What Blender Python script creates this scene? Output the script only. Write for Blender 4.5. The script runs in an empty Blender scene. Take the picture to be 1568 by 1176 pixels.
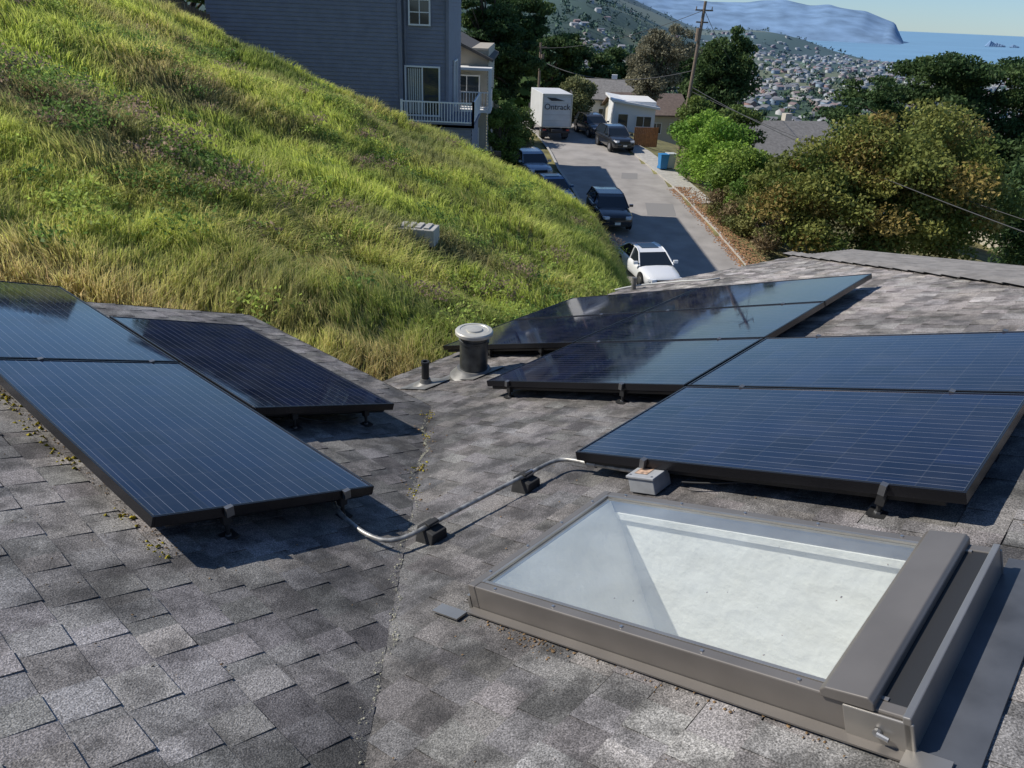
import bpy, bmesh, math, random
import numpy as np
from mathutils import Vector, Matrix, Euler
random.seed(5); rng=np.random.default_rng(7)
sc=bpy.context.scene
sc.view_settings.view_transform='Standard'
try: sc.view_settings.look='None'
except: pass
sc.view_settings.exposure=0

# ------------------------------------------------------------ materials
def mat(name,col,rough=.6,metal=0,spec=.5,noise=None,bump=0,bscale=20,attr=False,trans=0,coat=0,bdist=.02):
    m=bpy.data.materials.new(name); m.use_nodes=True; nt=m.node_tree; N=nt.nodes; Lk=nt.links
    b=N["Principled BSDF"]; b.inputs["Base Color"].default_value=(*col,1); b.inputs["Roughness"].default_value=rough
    b.inputs["Metallic"].default_value=metal; b.inputs["Specular IOR Level"].default_value=spec
    if coat: b.inputs["Coat Weight"].default_value=coat; b.inputs["Coat Roughness"].default_value=.04
    tc=N.new("ShaderNodeTexCoord"); src=None
    if noise:
        sc_,lo,hi=noise[:3]
        nz=N.new("ShaderNodeTexNoise"); nz.inputs["Scale"].default_value=sc_; nz.inputs["Detail"].default_value=4
        Lk.new(tc.outputs["Object"],nz.inputs["Vector"])
        mr=N.new("ShaderNodeMapRange"); mr.inputs[1].default_value=.3; mr.inputs[2].default_value=.7
        mr.inputs[3].default_value=lo; mr.inputs[4].default_value=hi
        Lk.new(nz.outputs["Fac"],mr.inputs[0])
        mx=N.new("ShaderNodeMix"); mx.data_type='RGBA'; mx.blend_type='MULTIPLY'; mx.inputs[0].default_value=1
        mx.inputs[6].default_value=(*col,1); Lk.new(mr.outputs[0],mx.inputs[7]); src=mx.outputs[2]
        Lk.new(src,b.inputs["Base Color"])
    if attr:
        at=N.new("ShaderNodeAttribute"); at.attribute_name="Col"
        if src is None: src=at.outputs["Color"]
        else:
            mx2=N.new("ShaderNodeMix"); mx2.data_type='RGBA'; mx2.blend_type='MULTIPLY'; mx2.inputs[0].default_value=1
            Lk.new(src,mx2.inputs[6]); Lk.new(at.outputs["Color"],mx2.inputs[7]); src=mx2.outputs[2]
        Lk.new(src,b.inputs["Base Color"])
    if bump:
        nb=N.new("ShaderNodeTexNoise"); nb.inputs["Scale"].default_value=bscale; nb.inputs["Detail"].default_value=4
        Lk.new(tc.outputs["Object"],nb.inputs["Vector"])
        bp=N.new("ShaderNodeBump"); bp.inputs["Strength"].default_value=bump; bp.inputs["Distance"].default_value=bdist
        Lk.new(nb.outputs["Fac"],bp.inputs["Height"]); Lk.new(bp.outputs[0],b.inputs["Normal"])
    if trans:
        tr=N.new("ShaderNodeBsdfTranslucent"); ms=N.new("ShaderNodeMixShader"); ms.inputs[0].default_value=trans
        if src is not None: Lk.new(src,tr.inputs[0])
        else: tr.inputs[0].default_value=(*col,1)
        Lk.new(b.outputs[0],ms.inputs[1]); Lk.new(tr.outputs[0],ms.inputs[2]); Lk.new(ms.outputs[0],N["Material Output"].inputs[0])
    return m

# ------------------------------------------------------------ mesh helpers
def empty(name,loc=(0,0,0),yaw=0):
    e=bpy.data.objects.new(name,None); e.location=loc; e.rotation_euler=(0,0,yaw); e.empty_display_size=.3
    sc.collection.objects.link(e); return e
def mesh_obj(name,verts,faces,mats,parent=None,midx=None,smooth=False):
    me=bpy.data.meshes.new(name); me.from_pydata([tuple(v) for v in verts],[],faces)
    if not isinstance(mats,(list,tuple)): mats=[mats]
    for m in mats: me.materials.append(m)
    if midx: me.polygons.foreach_set("material_index",midx)
    if smooth: me.polygons.foreach_set("use_smooth",[True]*len(me.polygons))
    me.update(); o=bpy.data.objects.new(name,me); sc.collection.objects.link(o)
    if parent: o.parent=parent
    return o
class MB:
    def __init__(s): s.v=[];s.f=[];s.m=[]
    def box(s,c,d,mi=0,rot=None):
        n=len(s.v); R=Euler(rot).to_matrix() if rot else None
        for k in [(-1,-1,-1),(1,-1,-1),(1,1,-1),(-1,1,-1),(-1,-1,1),(1,-1,1),(1,1,1),(-1,1,1)]:
            p=Vector((k[0]*d[0]/2,k[1]*d[1]/2,k[2]*d[2]/2))
            if R: p=R@p
            s.v.append(p+Vector(c))
        for q in [(0,3,2,1),(4,5,6,7),(0,1,5,4),(1,2,6,5),(2,3,7,6),(3,0,4,7)]:
            s.f.append(tuple(n+i for i in q)); s.m.append(mi)
    def tube(s,p0,p1,r0,r1,seg=10,mi=0,cap=True):
        p0=Vector(p0);p1=Vector(p1);d=(p1-p0).normalized(); a=d.orthogonal().normalized(); b=d.cross(a); n=len(s.v)
        for P,r in ((p0,r0),(p1,r1)):
            for i in range(seg):
                t=2*math.pi*i/seg; s.v.append(P+a*math.cos(t)*r+b*math.sin(t)*r)
        for i in range(seg):
            j=(i+1)%seg; s.f.append((n+i,n+j,n+seg+j,n+seg+i)); s.m.append(mi)
        if cap:
            s.f.append(tuple(n+i for i in range(seg))[::-1]); s.m.append(mi)
            s.f.append(tuple(n+seg+i for i in range(seg))); s.m.append(mi)
    def poly(s,pts,mi=0):
        n=len(s.v); s.v+= [Vector(p) for p in pts]; s.f.append(tuple(range(n,n+len(pts)))); s.m.append(mi)
    def prism(s,pts,d,mi=0):
        n=len(s.v);k=len(pts);d=Vector(d)
        s.v+=[Vector(p) for p in pts]+[Vector(p)+d for p in pts]
        s.f.append(tuple(range(n,n+k))[::-1]);s.m.append(mi); s.f.append(tuple(range(n+k,n+2*k)));s.m.append(mi)
        for i in range(k):
            j=(i+1)%k; s.f.append((n+i,n+j,n+k+j,n+k+i));s.m.append(mi)
    def obj(s,name,mats,parent=None,smooth=False,bevel=0):
        o=mesh_obj(name,s.v,s.f,mats,parent,s.m,smooth)
        if bevel:
            b=o.modifiers.new("b",'BEVEL'); b.width=bevel; b.segments=2; b.limit_method='ANGLE'
        return o
def revolve(name,prof,mats,parent,seg=32,midx=None,loc=(0,0,0)):
    v=[];f=[];m=[]
    for (r,z) in prof:
        for i in range(seg):
            t=2*math.pi*i/seg; v.append((r*math.cos(t),r*math.sin(t),z))
    for k in range(len(prof)-1):
        for i in range(seg):
            j=(i+1)%seg; f.append((k*seg+i,k*seg+j,(k+1)*seg+j,(k+1)*seg+i)); m.append(midx[k] if midx else 0)
    f.append(tuple((len(prof)-1)*seg+i for i in range(seg))); m.append(midx[-1] if midx else 0)
    o=mesh_obj(name,v,f,mats,parent,m,True); o.location=loc
    e=o.modifiers.new("e",'EDGE_SPLIT'); e.split_angle=math.radians(35)
    return o
def curve_tube(name,pts,r,m,parent=None,smooth=True):
    cu=bpy.data.curves.new(name,'CURVE'); cu.dimensions='3D'; cu.bevel_depth=r; cu.bevel_resolution=3
    sp=cu.splines.new('NURBS' if smooth else 'POLY'); sp.points.add(len(pts)-1)
    for i,p in enumerate(pts): sp.points[i].co=(*p,1)
    if smooth: sp.use_endpoint_u=True; sp.order_u=3; sp.resolution_u=8
    cu.materials.append(m); o=bpy.data.objects.new(name,cu); sc.collection.objects.link(o)
    if parent: o.parent=parent
    return o
def np_mesh(name,V,loops,starts,mats,col=None,parent=None,smooth=False):
    me=bpy.data.meshes.new(name); me.vertices.add(len(V)); me.vertices.foreach_set("co",V.astype(np.float32).ravel())
    me.loops.add(len(loops)); me.loops.foreach_set("vertex_index",loops.astype(np.int32))
    me.polygons.add(len(starts)); me.polygons.foreach_set("loop_start",starts.astype(np.int32))
    tot=np.diff(np.append(starts,len(loops))).astype(np.int32)
    try: me.polygons.foreach_set("loop_total",tot)
    except Exception: pass
    if col is not None:
        a=me.color_attributes.new("Col",'FLOAT_COLOR','POINT')
        c=np.ones((len(V),4),np.float32); c[:,:3]=col; a.data.foreach_set("color",c.ravel())
    for m in mats: me.materials.append(m)
    me.update(calc_edges=True)
    if smooth: me.polygons.foreach_set("use_smooth",[True]*len(me.polygons))
    o=bpy.data.objects.new(name,me); sc.collection.objects.link(o)
    if parent: o.parent=parent
    return o
_ng={}
def vnoise(x,y,s,seed=0):
    if seed not in _ng: _ng[seed]=np.random.default_rng(seed).random((256,256))
    g=_ng[seed]; X=x/s;Y=y/s; xi=np.floor(X).astype(int);yi=np.floor(Y).astype(int); fx=X-xi;fy=Y-yi
    fx=fx*fx*(3-2*fx);fy=fy*fy*(3-2*fy)
    a=g[xi%256,yi%256];b=g[(xi+1)%256,yi%256];c=g[xi%256,(yi+1)%256];d=g[(xi+1)%256,(yi+1)%256]
    return (a*(1-fx)+b*fx)*(1-fy)+(c*(1-fx)+d*fx)*fy
def vn1(x,y,s,seed): return float(vnoise(np.array([x]),np.array([y]),s,seed)[0])
def sstep(a,b,x):
    t=np.clip((x-a)/(b-a),0,1); return t*t*(3-2*t)

# ------------------------------------------------------------ camera
p=math.radians(26.3);rho=math.radians(2.5)
r0=Vector((1,0,0));u0=Vector((0,math.sin(p),math.cos(p)));bk=Vector((0,-math.cos(p),math.sin(p)))
rt=r0*math.cos(rho)+u0*math.sin(rho);up=-r0*math.sin(rho)+u0*math.cos(rho)
cam=bpy.data.objects.new("camera",bpy.data.cameras.new("camera")); sc.collection.objects.link(cam)
M=Matrix((rt,up,bk)).transposed().to_4x4(); cam.matrix_world=M
cam.data.lens=36*1150/1568; cam.data.sensor_width=36; cam.data.clip_start=.05; cam.data.clip_end=80000
sc.camera=cam

# ------------------------------------------------------------ light
SUN_AZ=math.radians(-80); SUN_EL=math.radians(43)
w=bpy.data.worlds.new("World"); sc.world=w; w.use_nodes=True; nt=w.node_tree
sky=nt.nodes.new("ShaderNodeTexSky"); sky.sky_type='NISHITA'; sky.sun_disc=False
sky.sun_elevation=SUN_EL; sky.sun_rotation=SUN_AZ; sky.altitude=0; sky.air_density=1.0; sky.dust_density=.0; sky.ozone_density=3.0
tcw=nt.nodes.new("ShaderNodeTexCoord"); sx=nt.nodes.new("ShaderNodeSeparateXYZ"); nt.links.new(tcw.outputs["Generated"],sx.inputs[0])
mrw=nt.nodes.new("ShaderNodeMapRange"); mrw.inputs[1].default_value=0; mrw.inputs[2].default_value=.22; nt.links.new(sx.outputs[2],mrw.inputs[0])
tg=nt.nodes.new("ShaderNodeMix"); tg.data_type='RGBA'; tg.inputs[6].default_value=(.60,.83,1.22,1); tg.inputs[7].default_value=(.86,.97,1.12,1); nt.links.new(mrw.outputs[0],tg.inputs[0])
tint=nt.nodes.new("ShaderNodeMix"); tint.data_type='RGBA'; tint.blend_type='MULTIPLY'; tint.inputs[0].default_value=1; nt.links.new(tg.outputs[2],tint.inputs[7])
nt.links.new(sky.outputs[0],tint.inputs[6]); nt.links.new(tint.outputs[2],nt.nodes["Background"].inputs[0]); nt.nodes["Background"].inputs[1].default_value=.10
sl=bpy.data.lights.new("sun",'SUN'); sl.energy=5.0; sl.angle=math.radians(.5); sl.color=(1,.95,.87)
so=bpy.data.objects.new("sun",sl); sc.collection.objects.link(so)
sd=Vector((math.sin(SUN_AZ)*math.cos(SUN_EL),math.cos(SUN_AZ)*math.cos(SUN_EL),math.sin(SUN_EL)))
so.rotation_euler=(-sd).to_track_quat('-Z','Y').to_euler(); so.location=(-30,5,40)

# ------------------------------------------------------------ roof frame
th=math.radians(41)
E1=Vector((math.sin(th),math.cos(th),0));E2=Vector((-math.cos(th),math.sin(th),0)); S=.34
H2=1.40;H1=1.52
def PR(a,b,off=0): return E1*a+E2*b+Vector((0,0,-H2-S*b+off))
def PL(a,b,off=0): return E1*a+E2*b+Vector((0,0,-H1-S*a+off))
def PZ(a,b,off=0): return PL(a,b,off) if (b>a+.353 and a<3.32) else PR(a,b,off)
nR=Vector((0,0,1))+E2*S; nR.normalize()
nL=Vector((0,0,1))+E1*S; nL.normalize()

def shingle_mat():
    m=bpy.data.materials.new("asphalt_shingle"); m.use_nodes=True; nt=m.node_tree;N=nt.nodes;K=nt.links
    b=N["Principled BSDF"]; b.inputs["Roughness"].default_value=.8; b.inputs["Specular IOR Level"].default_value=.4
    tc=N.new("ShaderNodeTexCoord")
    at=N.new("ShaderNodeAttribute"); at.attribute_name="Col"
    gr=N.new("ShaderNodeTexNoise"); gr.inputs["Scale"].default_value=210; gr.inputs["Detail"].default_value=2
    gr2=N.new("ShaderNodeTexVoronoi"); gr2.inputs["Scale"].default_value=290
    st=N.new("ShaderNodeTexNoise"); st.inputs["Scale"].default_value=1.5; st.inputs["Detail"].default_value=5; st.inputs["Roughness"].default_value=.65
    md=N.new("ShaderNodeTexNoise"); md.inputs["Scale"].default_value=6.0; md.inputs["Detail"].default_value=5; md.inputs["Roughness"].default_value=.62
    for n in (gr,gr2,st,md): K.new(tc.outputs["Object"],n.inputs["Vector"])
    def mr(src,a,b_,c,d):
        r=N.new("ShaderNodeMapRange"); r.inputs[1].default_value=a;r.inputs[2].default_value=b_;r.inputs[3].default_value=c;r.inputs[4].default_value=d; K.new(src,r.inputs[0]); return r.outputs[0]
    def mul(a,bb):
        q=N.new("ShaderNodeMath"); q.operation='MULTIPLY'; K.new(a,q.inputs[0]);K.new(bb,q.inputs[1]); return q.outputs[0]
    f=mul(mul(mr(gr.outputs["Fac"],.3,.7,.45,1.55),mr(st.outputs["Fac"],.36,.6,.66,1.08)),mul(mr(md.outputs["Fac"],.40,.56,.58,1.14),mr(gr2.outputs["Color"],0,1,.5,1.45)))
    vm=N.new("ShaderNodeVectorMath"); vm.operation='SCALE'; K.new(at.outputs["Color"],vm.inputs[0]); K.new(f,vm.inputs["Scale"])
    K.new(vm.outputs[0],b.inputs["Base Color"])
    bp=N.new("ShaderNodeBump"); bp.inputs["Strength"].default_value=.8; bp.inputs["Distance"].default_value=.004
    K.new(gr.outputs["Fac"],bp.inputs["Height"]); K.new(bp.outputs[0],b.inputs["Normal"])
    return m
M_sh=shingle_mat()
house=empty("shingle_roof_house")
SK=(1.47,2.23,.10,1.36)
def stain_tone(a,b):
    """wet/dirty staining next to the valley; also darker below the arrays, lighter far slope"""
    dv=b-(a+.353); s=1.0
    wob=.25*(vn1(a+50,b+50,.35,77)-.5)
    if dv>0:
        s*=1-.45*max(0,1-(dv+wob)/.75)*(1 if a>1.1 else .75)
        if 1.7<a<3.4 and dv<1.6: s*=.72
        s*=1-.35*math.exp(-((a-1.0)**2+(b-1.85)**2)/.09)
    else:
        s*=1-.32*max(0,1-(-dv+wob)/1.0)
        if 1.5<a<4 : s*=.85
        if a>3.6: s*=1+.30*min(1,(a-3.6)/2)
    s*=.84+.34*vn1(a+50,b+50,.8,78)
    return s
def shingle_region(name,P,swap,u0_,u1_,v0_,v1_,cuts,hole=None,seed=1):
    R_=random.Random(seed); bm=bmesh.new(); cl=bm.verts.layers.float_color.new("Col")
    def pt(u,v,off):
        a,b=(u,v) if swap else (v,u)
        return P(a,b,off)
    def quad(ps,col):
        vs=[bm.verts.new(q) for q in ps]
        for q in vs: q[cl]=(*col,1)
        bm.faces.new(vs)
    def inhole(u,v):
        if not hole: return False
        a,b=(u,v) if swap else (v,u)
        return hole[0]<a<hole[1] and hole[2]<b<hole[3]
    ex=.137
    us=[u0_];vs_=[v0_]
    if hole:
        us+=[hole[0],hole[1]]; vs_+=[hole[2],hole[3]]
    us.append(u1_);vs_.append(v1_); us=sorted(us);vs_=sorted(vs_)
    for i in range(len(us)-1):
        for j in range(len(vs_)-1):
            if inhole((us[i]+us[i+1])/2,(vs_[j]+vs_[j+1])/2): continue
            quad([pt(us[i],vs_[j],-.004),pt(us[i+1],vs_[j],-.004),pt(us[i+1],vs_[j+1],-.004),pt(us[i],vs_[j+1],-.004)],(.05,.05,.05))
    nv=int((v1_-v0_)/ex)+1
    for k in range(nv):
        va=v0_+k*ex; vb=min(va+ex,v1_); u=u0_-R_.random()*.3; hi=R_.random()<.5
        while u<u1_:
            wd=R_.uniform(.07,.16) if hi else R_.uniform(.05,.19)
            ua=max(u,u0_);ub=min(u+wd,u1_)
            if ub-ua>.01 and not inhole((ua+ub)/2,(va+vb)/2):
                if hole and swap:
                    if vb>hole[2] and va<hole[3]:
                        if ua<hole[0]<ub: ub=hole[0]
                        if ua<hole[1]<ub: ua=hole[1]
                uc,vc=(ua+ub)/2,(va+vb)/2
                a,b=(uc,vc) if swap else (vc,uc)
                g=R_.gauss(1,.11)*(1.08 if hi else .88)*stain_tone(a,b)
                wm=1.03 if a>3.6 else 1.0
                c=(.212*g*R_.uniform(.98,1.04)*wm,.201*g,.191*g*R_.uniform(.96,1.04)/wm)
                t1=.0085 if hi else .004; t1+=R_.uniform(0,.0012); t0=.0015
                jb=R_.uniform(-.004,.004) if vb<v1_ else 0
                j1=R_.uniform(-.003,.003) if vb<v1_ else 0
                A=pt(ua,va,t0);B=pt(ub,va,t0);C=pt(ub,vb+jb,t1);D=pt(ua,vb+jb+j1,t1)
                C0=pt(ub,vb+jb,-.003);D0=pt(ua,vb+jb+j1,-.003);A0=pt(ua,va,-.003);B0=pt(ub,va,-.003)
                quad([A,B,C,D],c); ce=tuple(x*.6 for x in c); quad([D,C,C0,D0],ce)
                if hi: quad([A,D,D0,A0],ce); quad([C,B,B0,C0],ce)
            u+=wd; hi=not hi
    for co,no in cuts:
        g=bm.verts[:]+bm.edges[:]+bm.faces[:]
        bmesh.ops.bisect_plane(bm,geom=g,dist=1e-5,plane_co=co,plane_no=no,clear_outer=True)
    me=bpy.data.meshes.new(name); bm.to_mesh(me); bm.free(); me.materials.append(M_sh)
    o=bpy.data.objects.new(name,me); sc.collection.objects.link(o); o.parent=house; return o
vp=E2*.353
nv_=(E1-E2).normalized()
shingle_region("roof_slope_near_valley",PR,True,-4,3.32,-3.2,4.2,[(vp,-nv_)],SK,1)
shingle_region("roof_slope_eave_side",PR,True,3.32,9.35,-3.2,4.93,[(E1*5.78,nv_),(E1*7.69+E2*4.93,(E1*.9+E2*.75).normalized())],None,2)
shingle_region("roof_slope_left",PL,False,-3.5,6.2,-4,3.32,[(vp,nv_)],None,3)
M_roofd=mat("roof_far",(.22,.205,.19),.9,noise=(6,.7,1.2),bump=.3,bscale=60)
M_trim=mat("eave_metal",(.10,.09,.08),.5)
mb=MB()
hz=lambda a,b:E1*a+E2*b+Vector((0,0,-H2-S*b+.002))
def hp(t,d):
    A=hz(9.0,3.22);B=hz(2.58,-3.2); q=A.lerp(B,t); return q+E1*d-Vector((0,0,.15*d))
for k in range(12):
    d0=k*.14;d1=d0+.14
    mb.poly([hp(0,d0),hp(1,d0),hp(1,d1)+Vector((0,0,.012)),hp(0,d1)+Vector((0,0,.012))])
mb.obj("roof_slope_far",M_roofd,house)
bm_=MB()
b=-3.0
while b<3.3:
    a=b+5.78; q0=PR(a,b,.014); q1=PR(a+.19,b+.19,.026); wv=nv_*.12
    bm_.poly([q0-wv-Vector((0,0,.02)),q0+Vector((0,0,.008)),q1+Vector((0,0,.008)),q1-wv-Vector((0,0,.02))])
    bm_.poly([q0+Vector((0,0,.008)),q0+wv-Vector((0,0,.05)),q1+wv-Vector((0,0,.05)),q1+Vector((0,0,.008))])
    b+=.17
bm_.obj("hip_cap",M_roofd,house)
M_stucco=mat("stucco",(.45,.41,.35),.9,noise=(3,.9,1.05),bump=.2,bscale=80)
mb=MB()
def wall(P,a0,b0,a1,b1,zb=-9,off=-.06):
    p=P(a0,b0,off);q=P(a1,b1,off)
    mb.poly([p,q,(q.x,q.y,zb),(p.x,p.y,zb)])
wall(PL,3.0,3.7,3.0,5.9);wall(PL,-3,5.9,3.0,5.9);wall(PR,3.0,4.6,7.4,4.6);wall(PR,7.4,4.6,8.8,2.9)
mb.obj("outer_walls",M_stucco,house)
mb=MB()
def edge(P,a0,b0,a1,b1,h=.09):
    p=P(a0,b0,.004);q=P(a1,b1,.004); mb.poly([p,q,q-Vector((0,0,h)),p-Vector((0,0,h))])
edge(PL,3.335,3.66,3.335,6.2);edge(PL,-3.5,6.215,3.335,6.215);edge(PR,3.3,4.945,7.69,4.945)
mb.obj("drip_edge",M_trim,house)
M_lich=mat("lichen_debris",(.40,.38,.28),.95,noise=(40,.5,1.3))
M_moss=mat("moss",(.40,.32,.02),.95,noise=(60,.4,1.4))
M_leafd=mat("dry_debris",(.24,.15,.07),.95,noise=(50,.5,1.3))
def specks(name,pts,size,m,seed,flat=.5,parent=house):
    R_=random.Random(seed); b=MB()
    for P0,n in pts:
        s=size*R_.uniform(.3,1.4); k=R_.randint(5,7); ph=R_.random()*6
        t=n.orthogonal().normalized(); bt=n.cross(t); el=R_.uniform(.3,1)
        ring=[P0+(t*math.cos(ph+i*6.283/k)+bt*math.sin(ph+i*6.283/k)*el)*s*R_.uniform(.5,1) for i in range(k)]
        top=P0+n*s*flat; j=len(b.v); b.v+=ring+[top]
        for i in range(k): b.f.append((j+i,j+(i+1)%k,j+k)); b.m.append(0)
    return b.obj(name,m,parent)
R_=random.Random(3);pts=[]
for i in range(2300):
    a=R_.uniform(.2,3.3)
    dens=.16+.84*(math.sin(a*5+1)*.5+.5)*(1 if a>1.7 else .3)
    if R_.random()>dens: continue
    j=R_.gauss(0,.005)+.014*math.sin(a*9)+.008*math.sin(a*31); pts.append((PZ(a-j,a+.353+j,.008),Vector((0,0,1))))
specks("valley_debris",pts,.0048,M_lich,4,.35)
pts=[]
for i in range(90):
    a=R_.choice([2.1,2.35,2.8,3.15])+R_.gauss(0,.03); j=R_.gauss(0,.02); pts.append((PZ(a-j,a+.353+j,.009),Vector((0,0,1))))
specks("valley_moss_tufts",pts,.009,M_moss,14,.6)
pts=[]
for i in range(70):
    a=R_.uniform(1.9,3.2); pts.append((PZ(a-R_.gauss(0,.05),a+.353+R_.gauss(0,.05),.009),Vector((0,0,1))))
specks("valley_leaves",pts,.009,M_leafd,5,.4)
pts=[]
for i in range(150):
    a=R_.gauss(.79,.02);b=R_.choice([4.05,3.9,3.62,3.2,2.6,2.35,3.4])+R_.gauss(0,.05); pts.append((PL(a,b,.006),nL))
specks("moss_patches",pts,.011,M_moss,6,.7)
pts=[]
for i in range(320): pts.append((PL(R_.gauss(.83,.025),R_.uniform(2.3,4.3),.006),nL))
for i in range(120): pts.append((PR(R_.gauss(1.40,.015),R_.uniform(.2,1.4),.007),nR))
for i in range(110): pts.append((PR(R_.gauss(1.39,.025),R_.gauss(1.1,.07),.007),nR))
for i in range(140): pts.append((PR(R_.uniform(.3,2.6),R_.uniform(-.6,2.2),.009),nR)); pts.append((PL(R_.uniform(.1,1.6),R_.uniform(1.6,4.2),.009),nL))
specks("dry_leaf_debris",[q for q in pts if not (0)],.0055,M_leafd,8,.5)

# ------------------------------------------------------------ solar panels
def panel_mat():
    m=bpy.data.materials.new("solar_cells"); m.use_nodes=True; nt=m.node_tree;N=nt.nodes;K=nt.links
    b=N["Principled BSDF"]; b.inputs["IOR"].default_value=1.45; b.inputs["Specular IOR Level"].default_value=.5
    tc=N.new("ShaderNodeTexCoord"); sp=N.new("ShaderNodeSeparateXYZ"); K.new(tc.outputs["Object"],sp.inputs[0])
    def mth(op,a,bb=None,c=None):
        q=N.new("ShaderNodeMath"); q.operation=op
        for i,x in enumerate((a,bb,c)):
            if x is None: continue
            if isinstance(x,(int,float)): q.inputs[i].default_value=x
            else: K.new(x,q.inputs[i])
        return q.outputs[0]
    cw=.158
    def line(c,per,wd,off=0):
        fr=mth('FRACT',mth('DIVIDE',mth('ADD',c,off),per)); d=mth('ABSOLUTE',mth('SUBTRACT',fr,.5))
        return mth('GREATER_THAN',d,.5-wd/per/2)
    bus=line(sp.outputs[1],cw/3,.0017,cw/6); gy=line(sp.outputs[1],cw,.0045); gx=line(sp.outputs[0],cw,.0045)
    grid=mth('MAXIMUM',gx,gy)
    wn=N.new("ShaderNodeTexWhiteNoise"); wn.noise_dimensions='2D'; fl=N.new("ShaderNodeVectorMath"); fl.operation='FLOOR'; dv=N.new("ShaderNodeVectorMath"); dv.operation='SCALE'; dv.inputs["Scale"].default_value=1/cw
    K.new(tc.outputs["Object"],dv.inputs[0]); K.new(dv.outputs[0],fl.inputs[0]); K.new(fl.outputs[0],wn.inputs["Vector"])
    c0=N.new("ShaderNodeMix"); c0.data_type='RGBA'; c0.inputs[6].default_value=(.003,.006,.020,1); c0.inputs[7].default_value=(.006,.011,.036,1); K.new(wn.outputs["Value"],c0.inputs[0])
    c1=N.new("ShaderNodeMix"); c1.data_type='RGBA'; K.new(mth('MULTIPLY',grid,.9),c1.inputs[0]); K.new(c0.outputs[2],c1.inputs[6]); c1.inputs[7].default_value=(.026,.030,.045,1)
    c2=N.new("ShaderNodeMix"); c2.data_type='RGBA'; K.new(bus,c2.inputs[0]); K.new(c1.outputs[2],c2.inputs[6]); c2.inputs[7].default_value=(.20,.21,.25,1)
    d=N.new("ShaderNodeTexNoise"); d.inputs["Scale"].default_value=3; d.inputs["Detail"].default_value=5; d.inputs["Roughness"].default_value=.6; K.new(tc.outputs["Object"],d.inputs["Vector"])
    du=N.new("ShaderNodeMapRange"); du.inputs[1].default_value=.42;du.inputs[2].default_value=.8;du.inputs[3].default_value=.0;du.inputs[4].default_value=.05; K.new(d.outputs["Fac"],du.inputs[0])
    c3=N.new("ShaderNodeMix"); c3.data_type='RGBA'; K.new(du.outputs[0],c3.inputs[0]); K.new(c2.outputs[2],c3.inputs[6]); c3.inputs[7].default_value=(.35,.33,.3,1)
    K.new(c3.outputs[2],b.inputs["Base Color"])
    rr=N.new("ShaderNodeMapRange"); rr.inputs[1].default_value=.35;rr.inputs[2].default_value=.75;rr.inputs[3].default_value=.02;rr.inputs[4].default_value=.09
    K.new(d.outputs["Fac"],rr.inputs[0]); K.new(rr.outputs[0],b.inputs["Roughness"])
    return m
M_cell=panel_mat()
M_frame=mat("black_anodised",(.030,.030,.034),.26,metal=.7)
M_lip=mat("frame_lip",(.16,.17,.18),.3,metal=.8)
M_alu=mat("aluminium",(.45,.45,.45),.4,metal=.9)
M_blk=mat("black_plastic",(.02,.02,.02),.6)
def panel(P0,ex,ey,L,W):
    ez=ex.cross(ey)
    if ez.z<0: P0=P0+ey*W; ey=-ey; ez=-ez
    e=empty("solar_panel"); e.matrix_world=Matrix((ex,ey,ez)).transposed().to_4x4(); e.location=P0
    fw=.011;T=.042
    mesh_obj("cells",[(fw,fw,0),(L-fw,fw,0),(L-fw,W-fw,0),(fw,W-fw,0)],[(0,1,2,3)],M_cell,e)
    m=MB(); m.box((L/2,fw/2,-T/2+.0025),(L,fw,T));m.box((L/2,W-fw/2,-T/2+.0025),(L,fw,T))
    m.box((fw/2,W/2,-T/2+.0025),(fw,W-2*fw,T));m.box((L-fw/2,W/2,-T/2+.0025),(fw,W-2*fw,T))
    m.obj("frame",M_frame,e,bevel=.0012)
    # lighter inner lip puts in the frame-edge highlight where glass meets frame
    m=MB(); t=.0028
    for q in ((L/2,fw-t/2,.0032,L-2*fw,t),(L/2,W-fw+t/2,.0032,L-2*fw,t),(fw-t/2,W/2,.0032,t,W-2*fw),(L-fw+t/2,W/2,.0032,t,W-2*fw)): m.box(q[:3],(q[3],q[4],.001))
    m.obj("frame_lip",M_lip,e)
    m=MB();m.poly([(fw,fw,-.006),(fw,W-fw,-.006),(L-fw,W-fw,-.006),(L-fw,fw,-.006)]); m.box((L*.5,W*.5,-.02),(.12,.1,.02))
    m.obj("backsheet",M_blk,e)
    return e
h2=1.26;h1=1.36
cs=1/math.sqrt(1+S*S)
ex_R=(E2-Vector((0,0,S))).normalized(); ey_R=E1
ex_L=E2; ey_L=(E1-Vector((0,0,S))).normalized()
def QR(a,b): return E1*a+E2*b+Vector((0,0,-h2-S*b))
def QL(a,b): return E1*a+E2*b+Vector((0,0,-h1-S*a))
W_=1.02;LR=1.635
a0=2.52;b0=.225;bs=1.635*cs+.018
colsR=[(0,b0),(1,b0+bs),(2,b0+2*bs)]
rowsR={0:[0,1],1:[1,2,3],2:[2,3]}
for ci,bb in colsR:
    for r in rowsR[ci]: panel(QR(a0+r*(W_+.018),bb),ex_R,ey_R,LR,W_)
LLn=1.83;WL=1.01;ws=WL*cs+.018
aL=.79
panel(QL(aL,2.32),ex_L,ey_L,LLn,WL)
panel(QL(aL,2.32+LLn+.02),ex_L,ey_L,LLn,WL)
panel(QL(aL+ws,3.36),ex_L,ey_L,LLn,WL)
rk=empty("solar_racking")
m=MB()
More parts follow.
